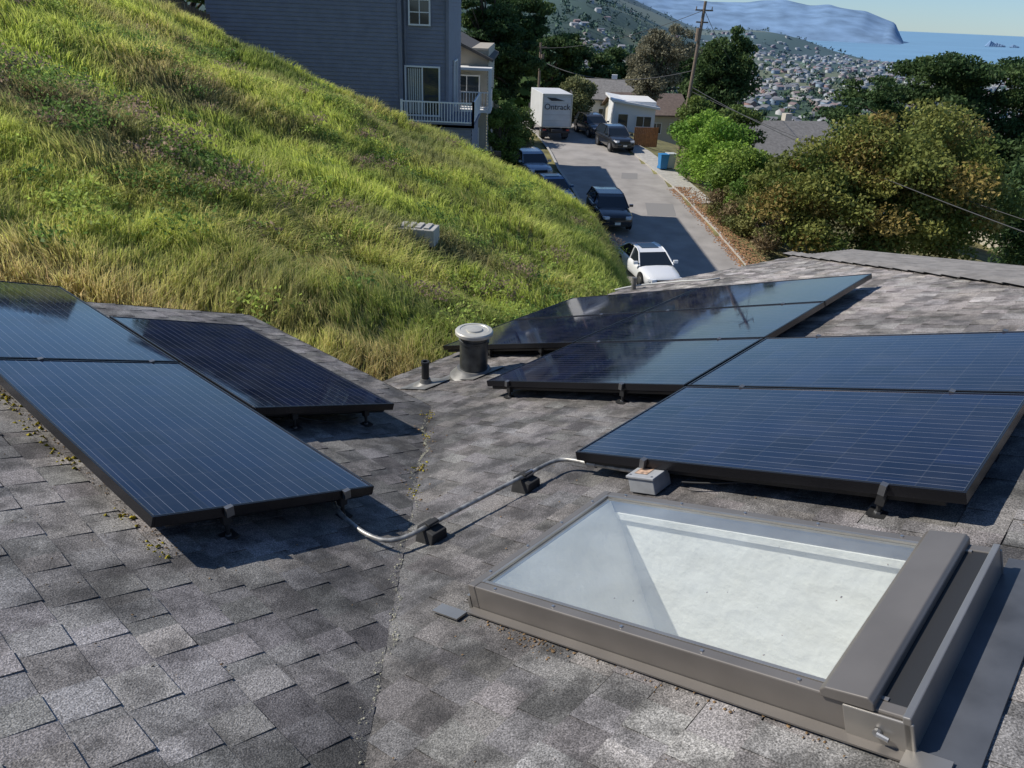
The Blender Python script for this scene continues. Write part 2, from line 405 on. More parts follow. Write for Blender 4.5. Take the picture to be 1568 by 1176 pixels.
def foot(P,Q,n,a,b):
    q=P(a,b,0); t=Q(a,b)-Vector((0,0,.05)); m.box(q+Vector((0,0,.009)),(.06,.06,.01),0,(0,0,-th)); m.tube(q,t,.009,.009,8,0); m.box(t-Vector((0,0,.012)),(.03,.035,.05),0,(0,0,-th)); m.tube(q,q+Vector((0,0,.02)),.014,.012,6,1)
for a,b in [(a0+.02,.46),(a0+.02,1.40),(a0+1.06,2.2),(a0+1.06,3.13),(a0+2.10,3.7),(a0+2.10,4.3)]: foot(PR,QR,nR,a,b)
for a,b in [(aL+.27,2.35),(aL+.80,2.35),(aL+ws+.25,3.39),(aL+ws+.75,3.39)]: foot(PL,QL,nL,a,b)
m.obj("feet",[M_blk,M_alu],rk)
m=MB()
for r in range(0,4):
    a=a0+r*(W_+.018)+.05
    bA=b0+(0 if r<2 else bs)+.05; bB=b0+(bs if r<1 else 2*bs if r<2 else 3*bs)-.05
    d=Vector((0,0,-.062)); m.tube(QR(a,bA)+d,QR(a,bB)+d,.018,.018,6); m.tube(QR(a+.9,bA)+d,QR(a+.9,bB)+d,.018,.018,6)
for b,ae in ((2.38,.93),(4.05,.93),(3.42,1.88),(5.1,1.88)):
    d=Vector((0,0,-.062)); m.tube(QL(aL+(.06 if ae<1 else 1.0),b)+d,QL(aL+ae,b)+d,.018,.018,6)
m.obj("rails",M_blk,rk)
m=MB()
def eclamp(Q,a,b): q=Q(a,b); m.box(q+Vector((0,0,-.012)),(.022,.03,.04),0,(0,0,-th))
for r in (1,2,3):
    for b in ([.5,1.45] if r==1 else [.5,1.45,2.1,3.1] if r==2 else [2.1,3.1,3.8]):
        q=QR(a0+r*(W_+.018)-.009,b); m.box(q+Vector((0,0,.005)),(.022,.035,.006),0,(0,0,-th))
eclamp(QR,a0-.008,.46);eclamp(QR,a0-.008,1.40);eclamp(QR,a0+1.03,2.2);eclamp(QR,a0+1.03,3.13);eclamp(QL,aL+.27,2.312);eclamp(QL,aL+.80,2.312)
for a,b in ((aL+.25,2.32+LLn+.01),(aL+.8,2.32+LLn+.01)): m.box(QL(a,b)+Vector((0,0,.005)),(.028,.024,.006),0,(0,0,-th))
m.obj("clamps",mat("dark_clamp",(.2,.2,.2),.4,metal=.7),rk)
for pts_ in ([PL(1.62,2.60,.05),PL(1.45,2.5,.03),PL(1.3,2.42,.06),PL(1.25,2.5,.1)],[PL(2.5,3.46,.03),PL(2.3,3.40,.02),PL(2.05,3.44,.06),PL(1.9,3.55,.1)],[PR(2.5,1.2,.06),PR(2.58,1.0,.03),PR(2.66,.8,.07)]):
    curve_tube("dc_wire",pts_,.004,M_blk,rk)

# ------------------------------------------------------------ skylight
M_skf=mat("skylight_cladding",(.185,.168,.15),.4,metal=.35,noise=(5,.88,1.08))
M_skm=mat("flashing_metal",(.36,.34,.31),.38,metal=.7,noise=(4,.85,1.1))
M_skd=mat("flashing_dark",(.07,.075,.085),.45,noise=(8,.7,1.2))
M_dry=mat("shaft_plaster",(.94,.925,.87),.8,bump=.7,bscale=14,bdist=.015)
M_floor=mat("interior_floor",(.85,.83,.78),.6)
def glass_mat():
    m=bpy.data.materials.new("skylight_glass"); m.use_nodes=True;nt=m.node_tree;N=nt.nodes;K=nt.links
    tr=N.new("ShaderNodeBsdfTransparent"); tr.inputs[0].default_value=(.96,.99,.985,1)
    gl=N.new("ShaderNodeBsdfGlossy"); gl.inputs[0].default_value=(1,1,1,1); gl.inputs["Roughness"].default_value=.03
    fr=N.new("ShaderNodeFresnel"); fr.inputs[0].default_value=1.6
    ad=N.new("ShaderNodeMath"); ad.operation='MULTIPLY_ADD'; K.new(fr.outputs[0],ad.inputs[0]); ad.inputs[1].default_value=1.7; ad.inputs[2].default_value=.04; ad.use_clamp=True
    df=N.new("ShaderNodeBsdfDiffuse"); df.inputs[0].default_value=(.72,.80,.84,1)
    tc=N.new("ShaderNodeTexCoord"); dn=N.new("ShaderNodeTexNoise"); dn.inputs["Scale"].default_value=7; dn.inputs["Detail"].default_value=5; K.new(tc.outputs["Object"],dn.inputs["Vector"])
    dr=N.new("ShaderNodeMapRange"); dr.inputs[1].default_value=.3;dr.inputs[2].default_value=.75;dr.inputs[3].default_value=.11;dr.inputs[4].default_value=.2; K.new(dn.outputs["Fac"],dr.inputs[0])
    ms=N.new("ShaderNodeMixShader"); K.new(ad.outputs[0],ms.inputs[0]);K.new(tr.outputs[0],ms.inputs[1]);K.new(gl.outputs[0],ms.inputs[2])
    m2=N.new("ShaderNodeMixShader"); K.new(dr.outputs[0],m2.inputs[0]); K.new(ms.outputs[0],m2.inputs[1]); K.new(df.outputs[0],m2.inputs[2]); K.new(m2.outputs[0],N["Material Output"].inputs[0])
    return m
M_gl=glass_mat()
sk=empty("skylight")
Ws=.81; Ls=(1.385-.055)/cs; T=.10; fw=.036
skx=E1.copy(); sky_=ex_R.copy(); skz=skx.cross(sky_)
e=sk; e.matrix_world=Matrix((skx,sky_,skz)).transposed().to_4x4(); e.location=PR(1.44,.055,0)
def part(m,name,mats,bevel=0):
    m.v=[Vector((q[0],Ls-q[1],q[2])) for q in m.v]; m.f=[tuple(reversed(q)) for q in m.f]
    return m.obj(name,mats,sk,bevel=bevel)
m=MB()
m.box((Ws/2,fw/2,T/2),(Ws,fw,T)); m.box((fw/2,Ls/2+fw/2,T/2),(fw,Ls-fw,T)); m.box((Ws-fw/2,Ls/2+fw/2,T/2),(fw,Ls-fw,T))
part(m,"frame",M_skf,.004)
m=MB()
m.box((Ws/2,fw+.006,T-.003),(Ws-2*fw,.012,.008)); m.box((fw+.006,Ls/2,T-.003),(.012,Ls-.1,.008)); m.box((Ws-fw-.006,Ls/2,T-.003),(.012,Ls-.1,.008))
part(m,"glazing_bead",M_skm)
m=MB(); m.poly([(fw,fw,T-.008),(Ws-fw,fw,T-.008),(Ws-fw,Ls-.1,T-.008),(fw,Ls-.1,T-.008)]); part(m,"glass_pane",M_gl)
m=MB()
prof=[(Ls-.185,T-.004),(Ls-.185,T+.014),(Ls-.172,T+.024),(Ls-.075,T+.028),(Ls-.065,T+.016),(Ls-.065,T-.004)]
m.prism([(-.008,y,z) for y,z in prof],(Ws+.016,0,0)); part(m,"operator_housing",M_skf,.003)
m=MB(); m.box((Ws/2,Ls-.042,T/2+.0),(Ws-.01,.066,T-.006)); part(m,"gap_seal",M_blk)
m=MB(); m.box((Ws/2,Ls+.002,T/2+.002),(Ws+.02,.018,T+.012)); m.box((-.006,Ls-.06,T/2-.002),(.008,.15,T-.01)); m.box((Ws+.006,Ls-.05,T/2-.002),(.008,.13,T-.01)); part(m,"head_cladding",M_skm,.003)
m=MB(); m.box((Ws/2,Ls+.07,.014),(Ws+.2,.12,.006)); part(m,"head_flashing",M_skd)
m=MB(); m.box((-.02,Ls/2+.01,.015),(.035,Ls+.0,.005)); m.box((Ws+.03,Ls/2,.015),(.06,Ls,.005)); part(m,"side_flashing",M_skf)
m=MB(); m.box((-.06,-.055,.014),(.05,.13,.006)); m.box((Ws/2,-.01,.03),(Ws,.014,.05)); m.box((-.03,Ls+.04,.02),(.06,.09,.012)); part(m,"sill_flashing",M_skm)
m=MB()
for x in (fw/2,Ws-fw/2):
    for k in range(5): m.tube((x,.12+k*.26,T),(x,.12+k*.26,T+.004),.006,.005,10)
for k in range(4): m.tube((.1+k*.2,fw/2,T),(.1+k*.2,fw/2,T+.004),.006,.005,10)
m.tube((-.012,Ls-.06,.05),(-.02,Ls-.06,.05),.01,.01,10); m.tube((-.02,Ls-.06,.05),(-.022,Ls-.035,.045),.006,.006,8)
part(m,"screws",M_alu)
m=MB(); A0,A1,B0,B1=SK[0],SK[1],SK[2],SK[3]
zb=-2.95
tp=[PR(A0,B0,.08),PR(A1,B0,.08),PR(A1,B1,.08),PR(A0,B1,.08)]
def FL(a,b): return E1*a+E2*b+Vector((0,0,zb))
fl=[FL(A0-.3,B0-.05),FL(A1-.12,B0-.05),FL(A1-.12,B1-.75),FL(A0-.3,B1-.75)]
for i in range(4): m.poly([tp[i],tp[(i+1)%4],fl[(i+1)%4],fl[i]])
m.poly(fl,1)
bpy.context.view_layer.update()
o=m.obj("light_shaft",[M_dry,M_floor],None); o.parent=sk; o.matrix_parent_inverse=sk.matrix_world.inverted()
m=MB()
def led(z,a,b0_,b1_): 
    m.poly([PR(a,b0_,z),PR(a,b1_,z),PR(a-.02,b1_,z),PR(a-.02,b0_,z)]);m.poly([PR(a-.02,b0_,z),PR(a-.02,b1_,z),PR(a-.02,b1_,z-.03),PR(a-.02,b0_,z-.03)])
led(.03,A1-.002,B0,B1-.02)
o=m.obj("shaft_trim",M_dry,None); o.parent=sk; o.matrix_parent_inverse=sk.matrix_world.inverted()

# ------------------------------------------------------------ vents
M_vent=mat("dark_galvanised",(.075,.08,.08),.38,metal=.5,noise=(12,.6,1.4))
M_cap=mat("cap_metal",(.55,.53,.46),.4,metal=.2,noise=(10,.8,1.05))
M_lead=mat("lead_flashing",(.22,.215,.2),.55,metal=.4,noise=(9,.6,1.3))
v=empty("roof_vent",PR(4.12,4.02,0))
revolve("flashing_cone",[(.21,-.08),(.2,0.0),(.15,.05),(.14,.07)],[M_lead],v)
revolve("stack",[(.118,-.06),(.118,.30),(.127,.305),(.127,.33),(.118,.335),(.118,.40)],[M_vent],v)
revolve("cap",[(.05,.365),(.15,.37),(.158,.378),(.158,.40),(.15,.41),(.12,.414),(.115,.409),(.07,.409),(.066,.42),(.02,.425)],[M_cap],v)
v=empty("vent_pipe",PR(3.80,4.27,0))
revolve("flashing",[(.14,-.05),(.1,.0),(.05,.035),(.04,.07)],[M_lead],v)
revolve("pipe",[(.032,-.02),(.032,.2),(.036,.2),(.036,.225),(.022,.225),(.022,.18)],[M_blk],v)
fs=empty("flashing_sheet")
mm=MB();mm.poly([PR(3.66,4.12,.016),PR(3.96,4.12,.016),PR(3.96,4.45,.016),PR(3.66,4.45,.016)]);mm.poly([PR(3.94,3.85,.015),PR(4.33,3.85,.015),PR(4.33,4.25,.015),PR(3.94,4.25,.015)]); mm.obj("sheet",M_lead,fs)
v=empty("vent_pipe",PR(7.6,4.7,0)); revolve("pipe",[(.03,-.02),(.03,.16),(.02,.16)],[M_lead],v)
M_white=mat("white_pipe",(.5,.5,.47),.5)
cc=empty("white_cable"); curve_tube("cable",[PR(7.5,4.9,.04),PR(7.6,4.7,.06),PR(7.75,4.3,.03),PR(7.6,4.0,.06),PR(7.55,3.7,.05),PR(7.8,3.7,.02)],.010,M_white,cc)

# ------------------------------------------------------------ conduit
M_cond=mat("galvanised_conduit",(.40,.39,.36),.45,metal=.5,noise=(30,.4,1.25))
M_box=mat("junction_box_grey",(.33,.34,.35),.5,noise=(20,.85,1.1))
M_lab=mat("warning_label",(.40,.27,.19),.6,noise=(60,.5,1.6))
M_rub=mat("rubber_block",(.022,.022,.022),.8,noise=(30,.7,1.4))
cd=empty("electrical_conduit")
pts=[PZ(1.66,2.52,.07),PZ(1.60,2.45,.06),PZ(1.56,2.34,.04),PZ(1.55,2.22,.035),PZ(1.55,2.12,.035),PZ(1.58,2.03,.045),PZ(1.66,1.985,.07),PZ(1.78,1.96,.085),PR(2.05,1.935,.085),PR(2.34,1.905,.085),PR(2.42,1.9,.085),PR(2.50,1.90,.08),PR(2.56,1.87,.075),PR(2.57,1.80,.07),PR(2.565,1.7,.06),PR(2.555,1.42,.055)]
curve_tube("pipe",pts,.0105,M_cond,cd)
m=MB()
for i in (1,9,14): 
    d=(pts[i+1]-pts[i]).normalized(); m.tube(pts[i]-d*.025,pts[i]+d*.025,.015,.015,12)
m.obj("couplings",M_alu,cd)
for (a,b) in ((1.77,1.96),(2.33,1.907)):
    s=empty("conduit_support_block",PR(a,b,0),-th); m=MB()
    m.prism([(-.05,-.055,-.02),(-.05,.055,-.05),(-.05,.04,.07),(-.05,-.04,.07)],(.1,0,0)); m.box((0,0,.094),(.03,.06,.012)); m.obj("block",M_rub,s,bevel=.004)
def jbox(name,P0,n,yaw,d,label):
    e=empty(name); z=n; x=Vector((math.cos(yaw),math.sin(yaw),0)); x=(x-z*x.dot(z)).normalized(); y=z.cross(x)
    e.matrix_world=Matrix((x,y,z)).transposed().to_4x4(); e.location=P0
    m=MB(); m.box((0,0,d[2]/2),d); m.obj("body",M_box,e,bevel=.004)
    m=MB(); m.box((0,0,d[2]+.004),(d[0]+.012,d[1]+.012,.012)); m.obj("lid",M_box,e,bevel=.003)
    m=MB()
    for sx in (-1,1):
        for sy in (-1,1): m.tube((sx*d[0]*.42,sy*d[1]*.42,d[2]+.008),(sx*d[0]*.42,sy*d[1]*.42,d[2]+.013),.005,.005,8)
    m.obj("screws",M_alu,e)
    if label: mesh_obj("label",[(-d[0]*.3,-d[1]*.15,d[2]+.0125),(d[0]*.3,-d[1]*.15,d[2]+.0125),(d[0]*.3,d[1]*.35,d[2]+.0125),(-d[0]*.3,d[1]*.35,d[2]+.0125)],[(0,1,2,3)],M_lab,e)
    return e
jbox("junction_box",PR(2.50,1.34,.01),nR,math.pi/2-th,(.13,.13,.07),True)
jbox("junction_box",PL(1.70,2.58,.01),nL,math.pi/2-th,(.13,.1,.06),False)

# ------------------------------------------------------------ terrain
yl=[-20,20,37,41.7,48.9,53.3,58.5,66,80,110]; xl=[4.9,4.9,4.7,4.2,3.4,2.7,2.2,1.2,-2,-10]
yr=[-20,20,37,42,48.4,53,57,66,80,110]; xr=[11.8,11.8,11.3,10.9,10.3,9.6,8.9,7.3,3.5,-4]
ry=[-20,33,40,60,75,110]; rzv=[-11.1,-11.1,-10.6,-9.3,-9.0,-12]
XL=lambda y:np.interp(y,yl,xl); XR=lambda y:np.interp(y,yr,xr); RZ=lambda y:np.interp(y,ry,rzv)
def hillz(x,y):
    z=-6.2-.42*x-.0375*(y-32)-.28*np.maximum(0,x-1.8)**2
    z=z+(vnoise(x+90,y+50,3.2,11)-.5)*.6+(vnoise(x+90,y+50,1.1,12)-.5)*.26+(vnoise(x+90,y+50,8,13)-.5)*.5
    return z
def G(x,y):
    x=np.asarray(x,float);y=np.asarray(y,float); rz=RZ(y)
    h=np.maximum(hillz(x,y),rz-.05)
    T=np.where(x>-2,rz,rz+ (np.clip(-2-x,0,1.5)/1.5)*(-7.2-rz)); T=np.where(x<-17,-3.,T)
    w_=sstep(32,35.2,y); left=h*(1-w_)+T*w_
    left=np.where(y>58,np.maximum(left,-9.5),left)
    dx=x-XR(y); right=rz+.08-np.clip(dx-1.6,0,60)*.22
    z=np.where(x<XL(y),left,np.where(dx>0,right,rz-.05))
    return z
M_soil=mat("grass_soil",(.17,.155,.06),.95,noise=(1.2,.5,1.5),bump=.6,bscale=6)
nx,ny=221,261
gx=np.linspace(-45,65,nx);gy=np.linspace(-8,112,ny); XX,YY=np.meshgrid(gx,gy,indexing='ij'); ZZ=G(XX,YY)
V=np.stack([XX,YY,ZZ],-1).reshape(-1,3)
ii,jj=np.meshgrid(np.arange(nx-1),np.arange(ny-1),indexing='ij'); k0=(ii*ny+jj).ravel()
F=np.stack([k0,k0+ny,k0+ny+1,k0+1],-1)
np_mesh("ground",V,F.ravel(),np.arange(len(F))*4,[M_soil],smooth=True)
azs=np.radians(np.linspace(-62,72,180)); ds=np.concatenate([np.linspace(95,400,30),np.linspace(420,1500,50),np.linspace(1550,6000,70)])
tl=([95,200,400,700,1200,2000,3000,4500,6000],[-13,-26,-40,-44,-28,35,110,150,100])
tm=([95,200,400,700,1500,2300,3200,4200,5000,6000],[-14,-32,-60,-84,-92,-70,-35,-60,-103,-120])
tr_=([95,200,400,700,1500,2700,3400,4500,6000],[-15,-40,-72,-88,-94,-96,-104,-120,-140])
def FZ(az,d):
    azd=np.degrees(az); zl=np.interp(d,*tl);zm=np.interp(d,*tm);zr=np.interp(d,*tr_)
    wl=1-sstep(2,12.5,azd); wr=sstep(14.5,23,azd)
    z=zl*wl+zr*wr+zm*(1-wl-wr)
    x=d*np.sin(az);y=d*np.cos(az); amp=np.clip((d-200)/2500,0,1)
    land=np.clip((z+100)/40,0,1)
    z=z+land*amp*((vnoise(x+9000,y+9000,520,21)-.5)*70+(vnoise(x+9000,y+9000,190,22)-.5)*40)
    return z
AA,DD=np.meshgrid(azs,ds,indexing='ij'); ZF=FZ(AA,DD); ZF[:,0]-=3
V=np.stack([DD*np.sin(AA),DD*np.cos(AA),ZF],-1).reshape(-1,3); n2=len(ds)
ii,jj=np.meshgrid(np.arange(len(azs)-1),np.arange(n2-1),indexing='ij'); k0=(ii*n2+jj).ravel()
F=np.stack([k0,k0+1,k0+n2+1,k0+n2],-1)
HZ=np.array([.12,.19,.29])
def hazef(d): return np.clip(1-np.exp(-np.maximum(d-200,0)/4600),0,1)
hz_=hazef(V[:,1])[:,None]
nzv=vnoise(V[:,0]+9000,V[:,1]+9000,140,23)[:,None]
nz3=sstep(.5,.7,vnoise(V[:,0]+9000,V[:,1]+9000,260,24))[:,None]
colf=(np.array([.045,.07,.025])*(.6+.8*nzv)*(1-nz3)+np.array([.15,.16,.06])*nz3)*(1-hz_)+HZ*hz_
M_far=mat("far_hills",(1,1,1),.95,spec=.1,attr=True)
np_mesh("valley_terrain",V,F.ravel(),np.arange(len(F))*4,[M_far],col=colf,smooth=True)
M_sea=mat("sea_water",(.17,.32,.46),.38,noise=(.002,.9,1.1),bump=.3,bscale=.02)
azs2=np.radians(np.linspace(-70,80,60)); vv=[];ff=[]
rr=[2000,4000,8000,20000,60000]
for a in azs2:
    for r in rr: vv.append((r*math.sin(a),r*math.cos(a),-100))
for i in range(len(azs2)-1):
    for j in range(len(rr)-1): k=i*len(rr)+j; ff.append((k,k+1,k+len(rr)+1,k+len(rr)))
mesh_obj("ocean",vv,ff,M_sea)
azh=[-30,-5,2,7,9.5,12.7,14,16.7,18.3,19.6,20.6,21.8,22.8,23.6,24.3]; hh=[.03,.035,.036,.030,.022,.019,.0205,.0235,.020,.0215,.019,.016,.010,.006,-.012]
aa=np.radians(np.linspace(-30,24.3,340)); rows=[(6600,0),(6800,.2),(7000,.4),(7250,.6),(7500,.75),(7750,.9),(8000,1.0),(8600,.7)]
V=[];
for a in aa:
    top=np.interp(math.degrees(a),azh,hh)*8000
    for r,fz in rows:
        x=r*math.sin(a);y=r*math.cos(a)
        nz=(vn1(x+20000,y+20000,300,31)-.5)*min(fz,1)*110*(1 if top>60 else .3)*(1.25-fz)+(vn1(x+20000,y+20000,110,32)-.5)*36*fz*(1.4-fz)
        V.append((x,y,-101+(top+101)*fz+nz))
V=np.array(V);n2=len(rows);ii,jj=np.meshgrid(np.arange(len(aa)-1),np.arange(n2-1),indexing='ij');k0=(ii*n2+jj).ravel();F=np.stack([k0,k0+1,k0+n2+1,k0+n2],-1)
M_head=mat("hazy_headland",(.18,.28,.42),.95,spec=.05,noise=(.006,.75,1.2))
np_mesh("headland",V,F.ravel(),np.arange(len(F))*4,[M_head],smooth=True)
m=MB()
for x,y,w_,h in ((3880,7000,60,45),(3960,7050,80,30),(4080,7000,50,22)):
    for k in range(4): m.tube((x+k*w_*.3,y,-102),(x+k*w_*.3+8,y,-100+h*(1-.2*k)),w_*.5,w_*.12,7)
m.obj("sea_stack_rocks",M_head)

# ------------------------------------------------------------ road
M_asph=mat("road_asphalt",(.33,.305,.28),.85,noise=(.9,.8,1.12),bump=.2,bscale=60)
M_conc=mat("concrete",(.42,.40,.36),.85,noise=(4,.8,1.12),bump=.15,bscale=40)
ys=np.linspace(12,110,160);vv=[];ff=[]
for y in ys:
    vv.append((float(XL(y)),y,float(RZ(y))+.01)); vv.append((float(XR(y)),y,float(RZ(y))+.01))
for i in range(len(ys)-1): ff.append((2*i,2*i+1,2*i+3,2*i+2))
mesh_obj("road",vv,ff,M_asph)
kb=empty("road_patches"); m=MB()
def rq(x0,x1,y0,y1,o): m.poly([(x0,y0,float(RZ(y0))+o),(x1,y0,float(RZ(y0))+o),(x1+.2,y1,float(RZ(y1))+o),(x0+.2,y1,float(RZ(y1))+o)])
rq(7.5,9.2,44,46.5,.014);rq(6.8,7.9,52,53.6,.014); m.obj("patch",mat("patch_asphalt",(.23,.22,.21),.9),kb)
kb=empty("kerb"); 
for nm,fx,wd,s in (("kerb_right",XR,.18,1),("kerb_left",XL,.18,-1)):
    m=MB()
    for i in range(len(ys)-1):
        ya,yb=ys[i],ys[i+1]; xa,xb=float(fx(ya)),float(fx(yb)); za,zb_=float(RZ(ya)),float(RZ(yb))
        m.poly([(xa,ya,za),(xb,yb,zb_),(xb,yb,zb_+.14),(xa,ya,za+.14)]); m.poly([(xa,ya,za+.14),(xb,yb,zb_+.14),(xb+s*wd,yb,zb_+.14),(xa+s*wd,ya,za+.14)])
    m.obj(nm,M_conc,kb)
m=MB()
for i in range(len(ys)-1):
    ya,yb=ys[i],ys[i+1]
    if ya<46 : continue
    xa,xb=float(XR(ya))+.18,float(XR(yb))+.18; za,zb_=float(RZ(ya))+.135,float(RZ(yb))+.135
    m.poly([(xa,ya,za),(xa+1.3,ya,za),(xb+1.3,yb,zb_),(xb,yb,zb_)])
m.obj("sidewalk",M_conc)
R_=random.Random(12);pts=[]
for i in range(5500):
    y=R_.uniform(30,50); x=float(XR(y))+abs(R_.gauss(0,.7))*R_.choice([1,1,-.3]); pts.append((Vector((x,y,float(RZ(y))+(.15 if x>XR(y) else .015))),Vector((0,0,1))))
M_rust=mat("fallen_leaves",(.34,.18,.09),.95,noise=(3,.6,1.3))
specks("leaf_litter",pts,.075,M_rust,13,.3,None)

# ------------------------------------------------------------ grass
def grass(name,n,ymin,ymax,hmin,hmax,wd,mat_,seed):
    g=np.random.default_rng(seed); N0=int(n*2.4)
    y=ymin+(ymax-ymin)*g.random(N0); x=g.uniform(-1.0,.25,N0)*y-.6*(g.random(N0))
    x=np.where(x<-32,-100,x)
    a=x*E1.x+y*E1.y; b=x*E2.x+y*E2.y
    inroof=((a<3.5)&(b<6.4))|((b<5.1)&(a<9.6))
    k=(x>-90)&(x<XL(y)-.1)&~inroof&(y<35.5)
    k&=g.random(N0)<(np.clip(y/ymax,.25,1))
    x=x[k];y=y[k]
    tx=np.floor(x/.34)+.5+.8*(vnoise(x+90,y+50,.34,46)-.5); ty=np.floor(y/.34)+.5+.8*(vnoise(x+90,y+50,.34,47)-.5)
    pl=.45*g.random(len(x)); x=x+(tx*.34-x)*pl; y=y+(ty*.34-y)*pl
    x=x[:n];y=y[:n];n=len(x)
    cl=vnoise(x+90,y+50,.5,41); big=vnoise(x+90,y+50,3.,42); md_=vnoise(x+90,y+50,1.3,43); dirn=vnoise(x+90,y+50,1.2,48); dir2=vnoise(x+90,y+50,4,49)
    z=G(x,y)-.03
    hgt=(hmin+(hmax-hmin)*g.random(n))*(.4+.65*cl+.45*md_)
    ang=g.random(n)*6.283; lean=g.uniform(.15,.95,n)*(.5+.8*big); wa=-.6+5.0*(dirn-.5)+3*(dir2-.5)+g.normal(0,.85,n)
    lx=np.cos(wa)*lean*hgt; ly=np.sin(wa)*lean*hgt
    wx=np.cos(ang)*wd*g.uniform(.5,1.4,n);wy=np.sin(ang)*wd*g.uniform(.5,1.4,n)
    P=np.zeros((n,5,3))
    P[:,0]=np.stack([x-wx,y-wy,z],-1);P[:,1]=np.stack([x+wx,y+wy,z],-1)
    P[:,2]=np.stack([x+wx*.85+lx*.35,y+wy*.85+ly*.35,z+hgt*.6],-1);P[:,3]=np.stack([x-wx*.85+lx*.35,y-wy*.85+ly*.35,z+hgt*.6],-1)
    P[:,4]=np.stack([x+lx,y+ly,z+hgt*(1-.4*np.minimum(lean,1))],-1)
    straw=np.clip(.05+.9*sstep(13.5,7.5,y+3*(big-.5))+1.1*(big-.62)+.6*(md_-.5)+g.normal(0,.2,n),0,1)[:,None]
    lush=np.clip(.58+1.6*(vnoise(x+90,y+50,2.1,44)-.5)+.8*(cl-.5),0,1)[:,None]
    green=np.array([.24,.32,.06])*(1-lush)+np.array([.62,.70,.14])*lush
    st=np.array([.80,.58,.31])
    c=green*(1-straw)+st*straw
    scrub=np.clip(1-np.hypot((x+8.2)/4.2,(y-14.2)/2.3),0,1)
    br=np.clip(np.clip((vnoise(x+90,y+50,2.4,45)-.66)*4,0,1)*.5*(x<1)+.8*scrub*(md_+.2),0,.85)[:,None]
    c=c*(1-br)+np.array([.26,.20,.15])*br
    c=c*g.uniform(.65,1.28,(n,1))
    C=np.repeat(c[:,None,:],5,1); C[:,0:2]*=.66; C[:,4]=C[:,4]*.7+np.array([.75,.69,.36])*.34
    base=np.arange(n)*5
    lp=np.stack([base,base+1,base+2,base+3,base+3,base+2,base+4],-1)
    stt=np.stack([np.arange(n)*7,np.arange(n)*7+4],-1).ravel()
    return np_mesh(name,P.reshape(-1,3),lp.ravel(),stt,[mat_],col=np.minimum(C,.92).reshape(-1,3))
M_grass=mat("grass_blades",(1,1,1),.6,spec=.25,attr=True,trans=.5)
gp=empty("hillside_grass")
o=grass("blades_near",160000,4,15,.2,.45,.0055,M_grass,51); o.parent=gp
o=grass("blades_far",260000,12,36,.25,.52,.0105,M_grass,52); o.parent=gp
def leafmesh(name,P,size,col,mat_,parent,g,flat=.0):
    n=len(P); nrm=g.normal(size=(n,3)); nrm[:,2]+=flat; nrm/=np.linalg.norm(nrm,axis=1,keepdims=True)
    t=np.cross(nrm,g.normal(size=(n,3))); t/=np.linalg.norm(t,axis=1,keepdims=True)+1e-9; b=np.cross(nrm,t)
    s=(size*g.uniform(.5,1.3,n))[:,None]
    Q=np.stack([P-t*s,P-b*s*.55,P+t*s,P+b*s*.55],1)
    C=np.repeat(col[:,None,:],4,1)
    return np_mesh(name,Q.reshape(-1,3),np.arange(n*4),np.arange(n)*4,[mat_],col=C.reshape(-1,3),parent=parent)
g=np.random.default_rng(61); n=800
cy=g.uniform(9,32,n);cx=g.uniform(-.9,.14,n)*cy; k=((vnoise(cx+90,cy+50,2.2,44)<.45)|(g.random(n)<.1))&(cx<XL(cy)-.5); 
cy=np.append(cy,g.uniform(12.4,16,70));cx=np.append(cx,g.uniform(-12,-4.5,70));k=np.append(k,np.ones(70,bool)); scr=np.append(np.zeros(n),np.ones(70))
a_=cx*E1.x+cy*E1.y;b_=cx*E2.x+cy*E2.y; k&=~(((a_<3.9)&(b_<6.9))|((b_<5.6)&(a_<9.8)))
k&=np.hypot(cx+2.4,cy-17)>1.6
cx=cx[k];cy=cy[k];scr=scr[k]; rad=g.uniform(.18,.55,len(cx))*(1+.2*scr); PP=[];CC=[]
for x,y,r,s_ in zip(cx,cy,rad,scr):
    m_=int(520*r); d=g.normal(size=(m_,3))*np.array([r*.55,r*.55,r*.2]); q=np.array([x,y,float(G(x,y))+.08+r*.4])+d; PP.append(q)
    bc=[np.array([.15,.24,.06]),np.array([.36,.45,.10]),np.array([.30,.22,.16])][g.choice(3,p=[.4,.42,.18] if not s_ else [.5,.1,.4])]
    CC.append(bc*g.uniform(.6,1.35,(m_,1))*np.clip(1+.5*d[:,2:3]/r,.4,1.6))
leafmesh("weed_leaves",np.concatenate(PP),.038,np.concatenate(CC),M_grass,gp,g)

zc=float(G(-2.4,17.5)); cb=empty("concrete_utility_box",(-2.4,17.3,zc+.16),math.radians(-8)); m=MB()
m.box((0,0,-.08),(1.0,.55,.4)); m.obj("body",M_conc,cb,bevel=.02); m=MB()
for k in range(4): m.box((-.3+.2*k,0,.14),(.12,.45,.03))
m.obj("lid_slats",M_conc,cb)

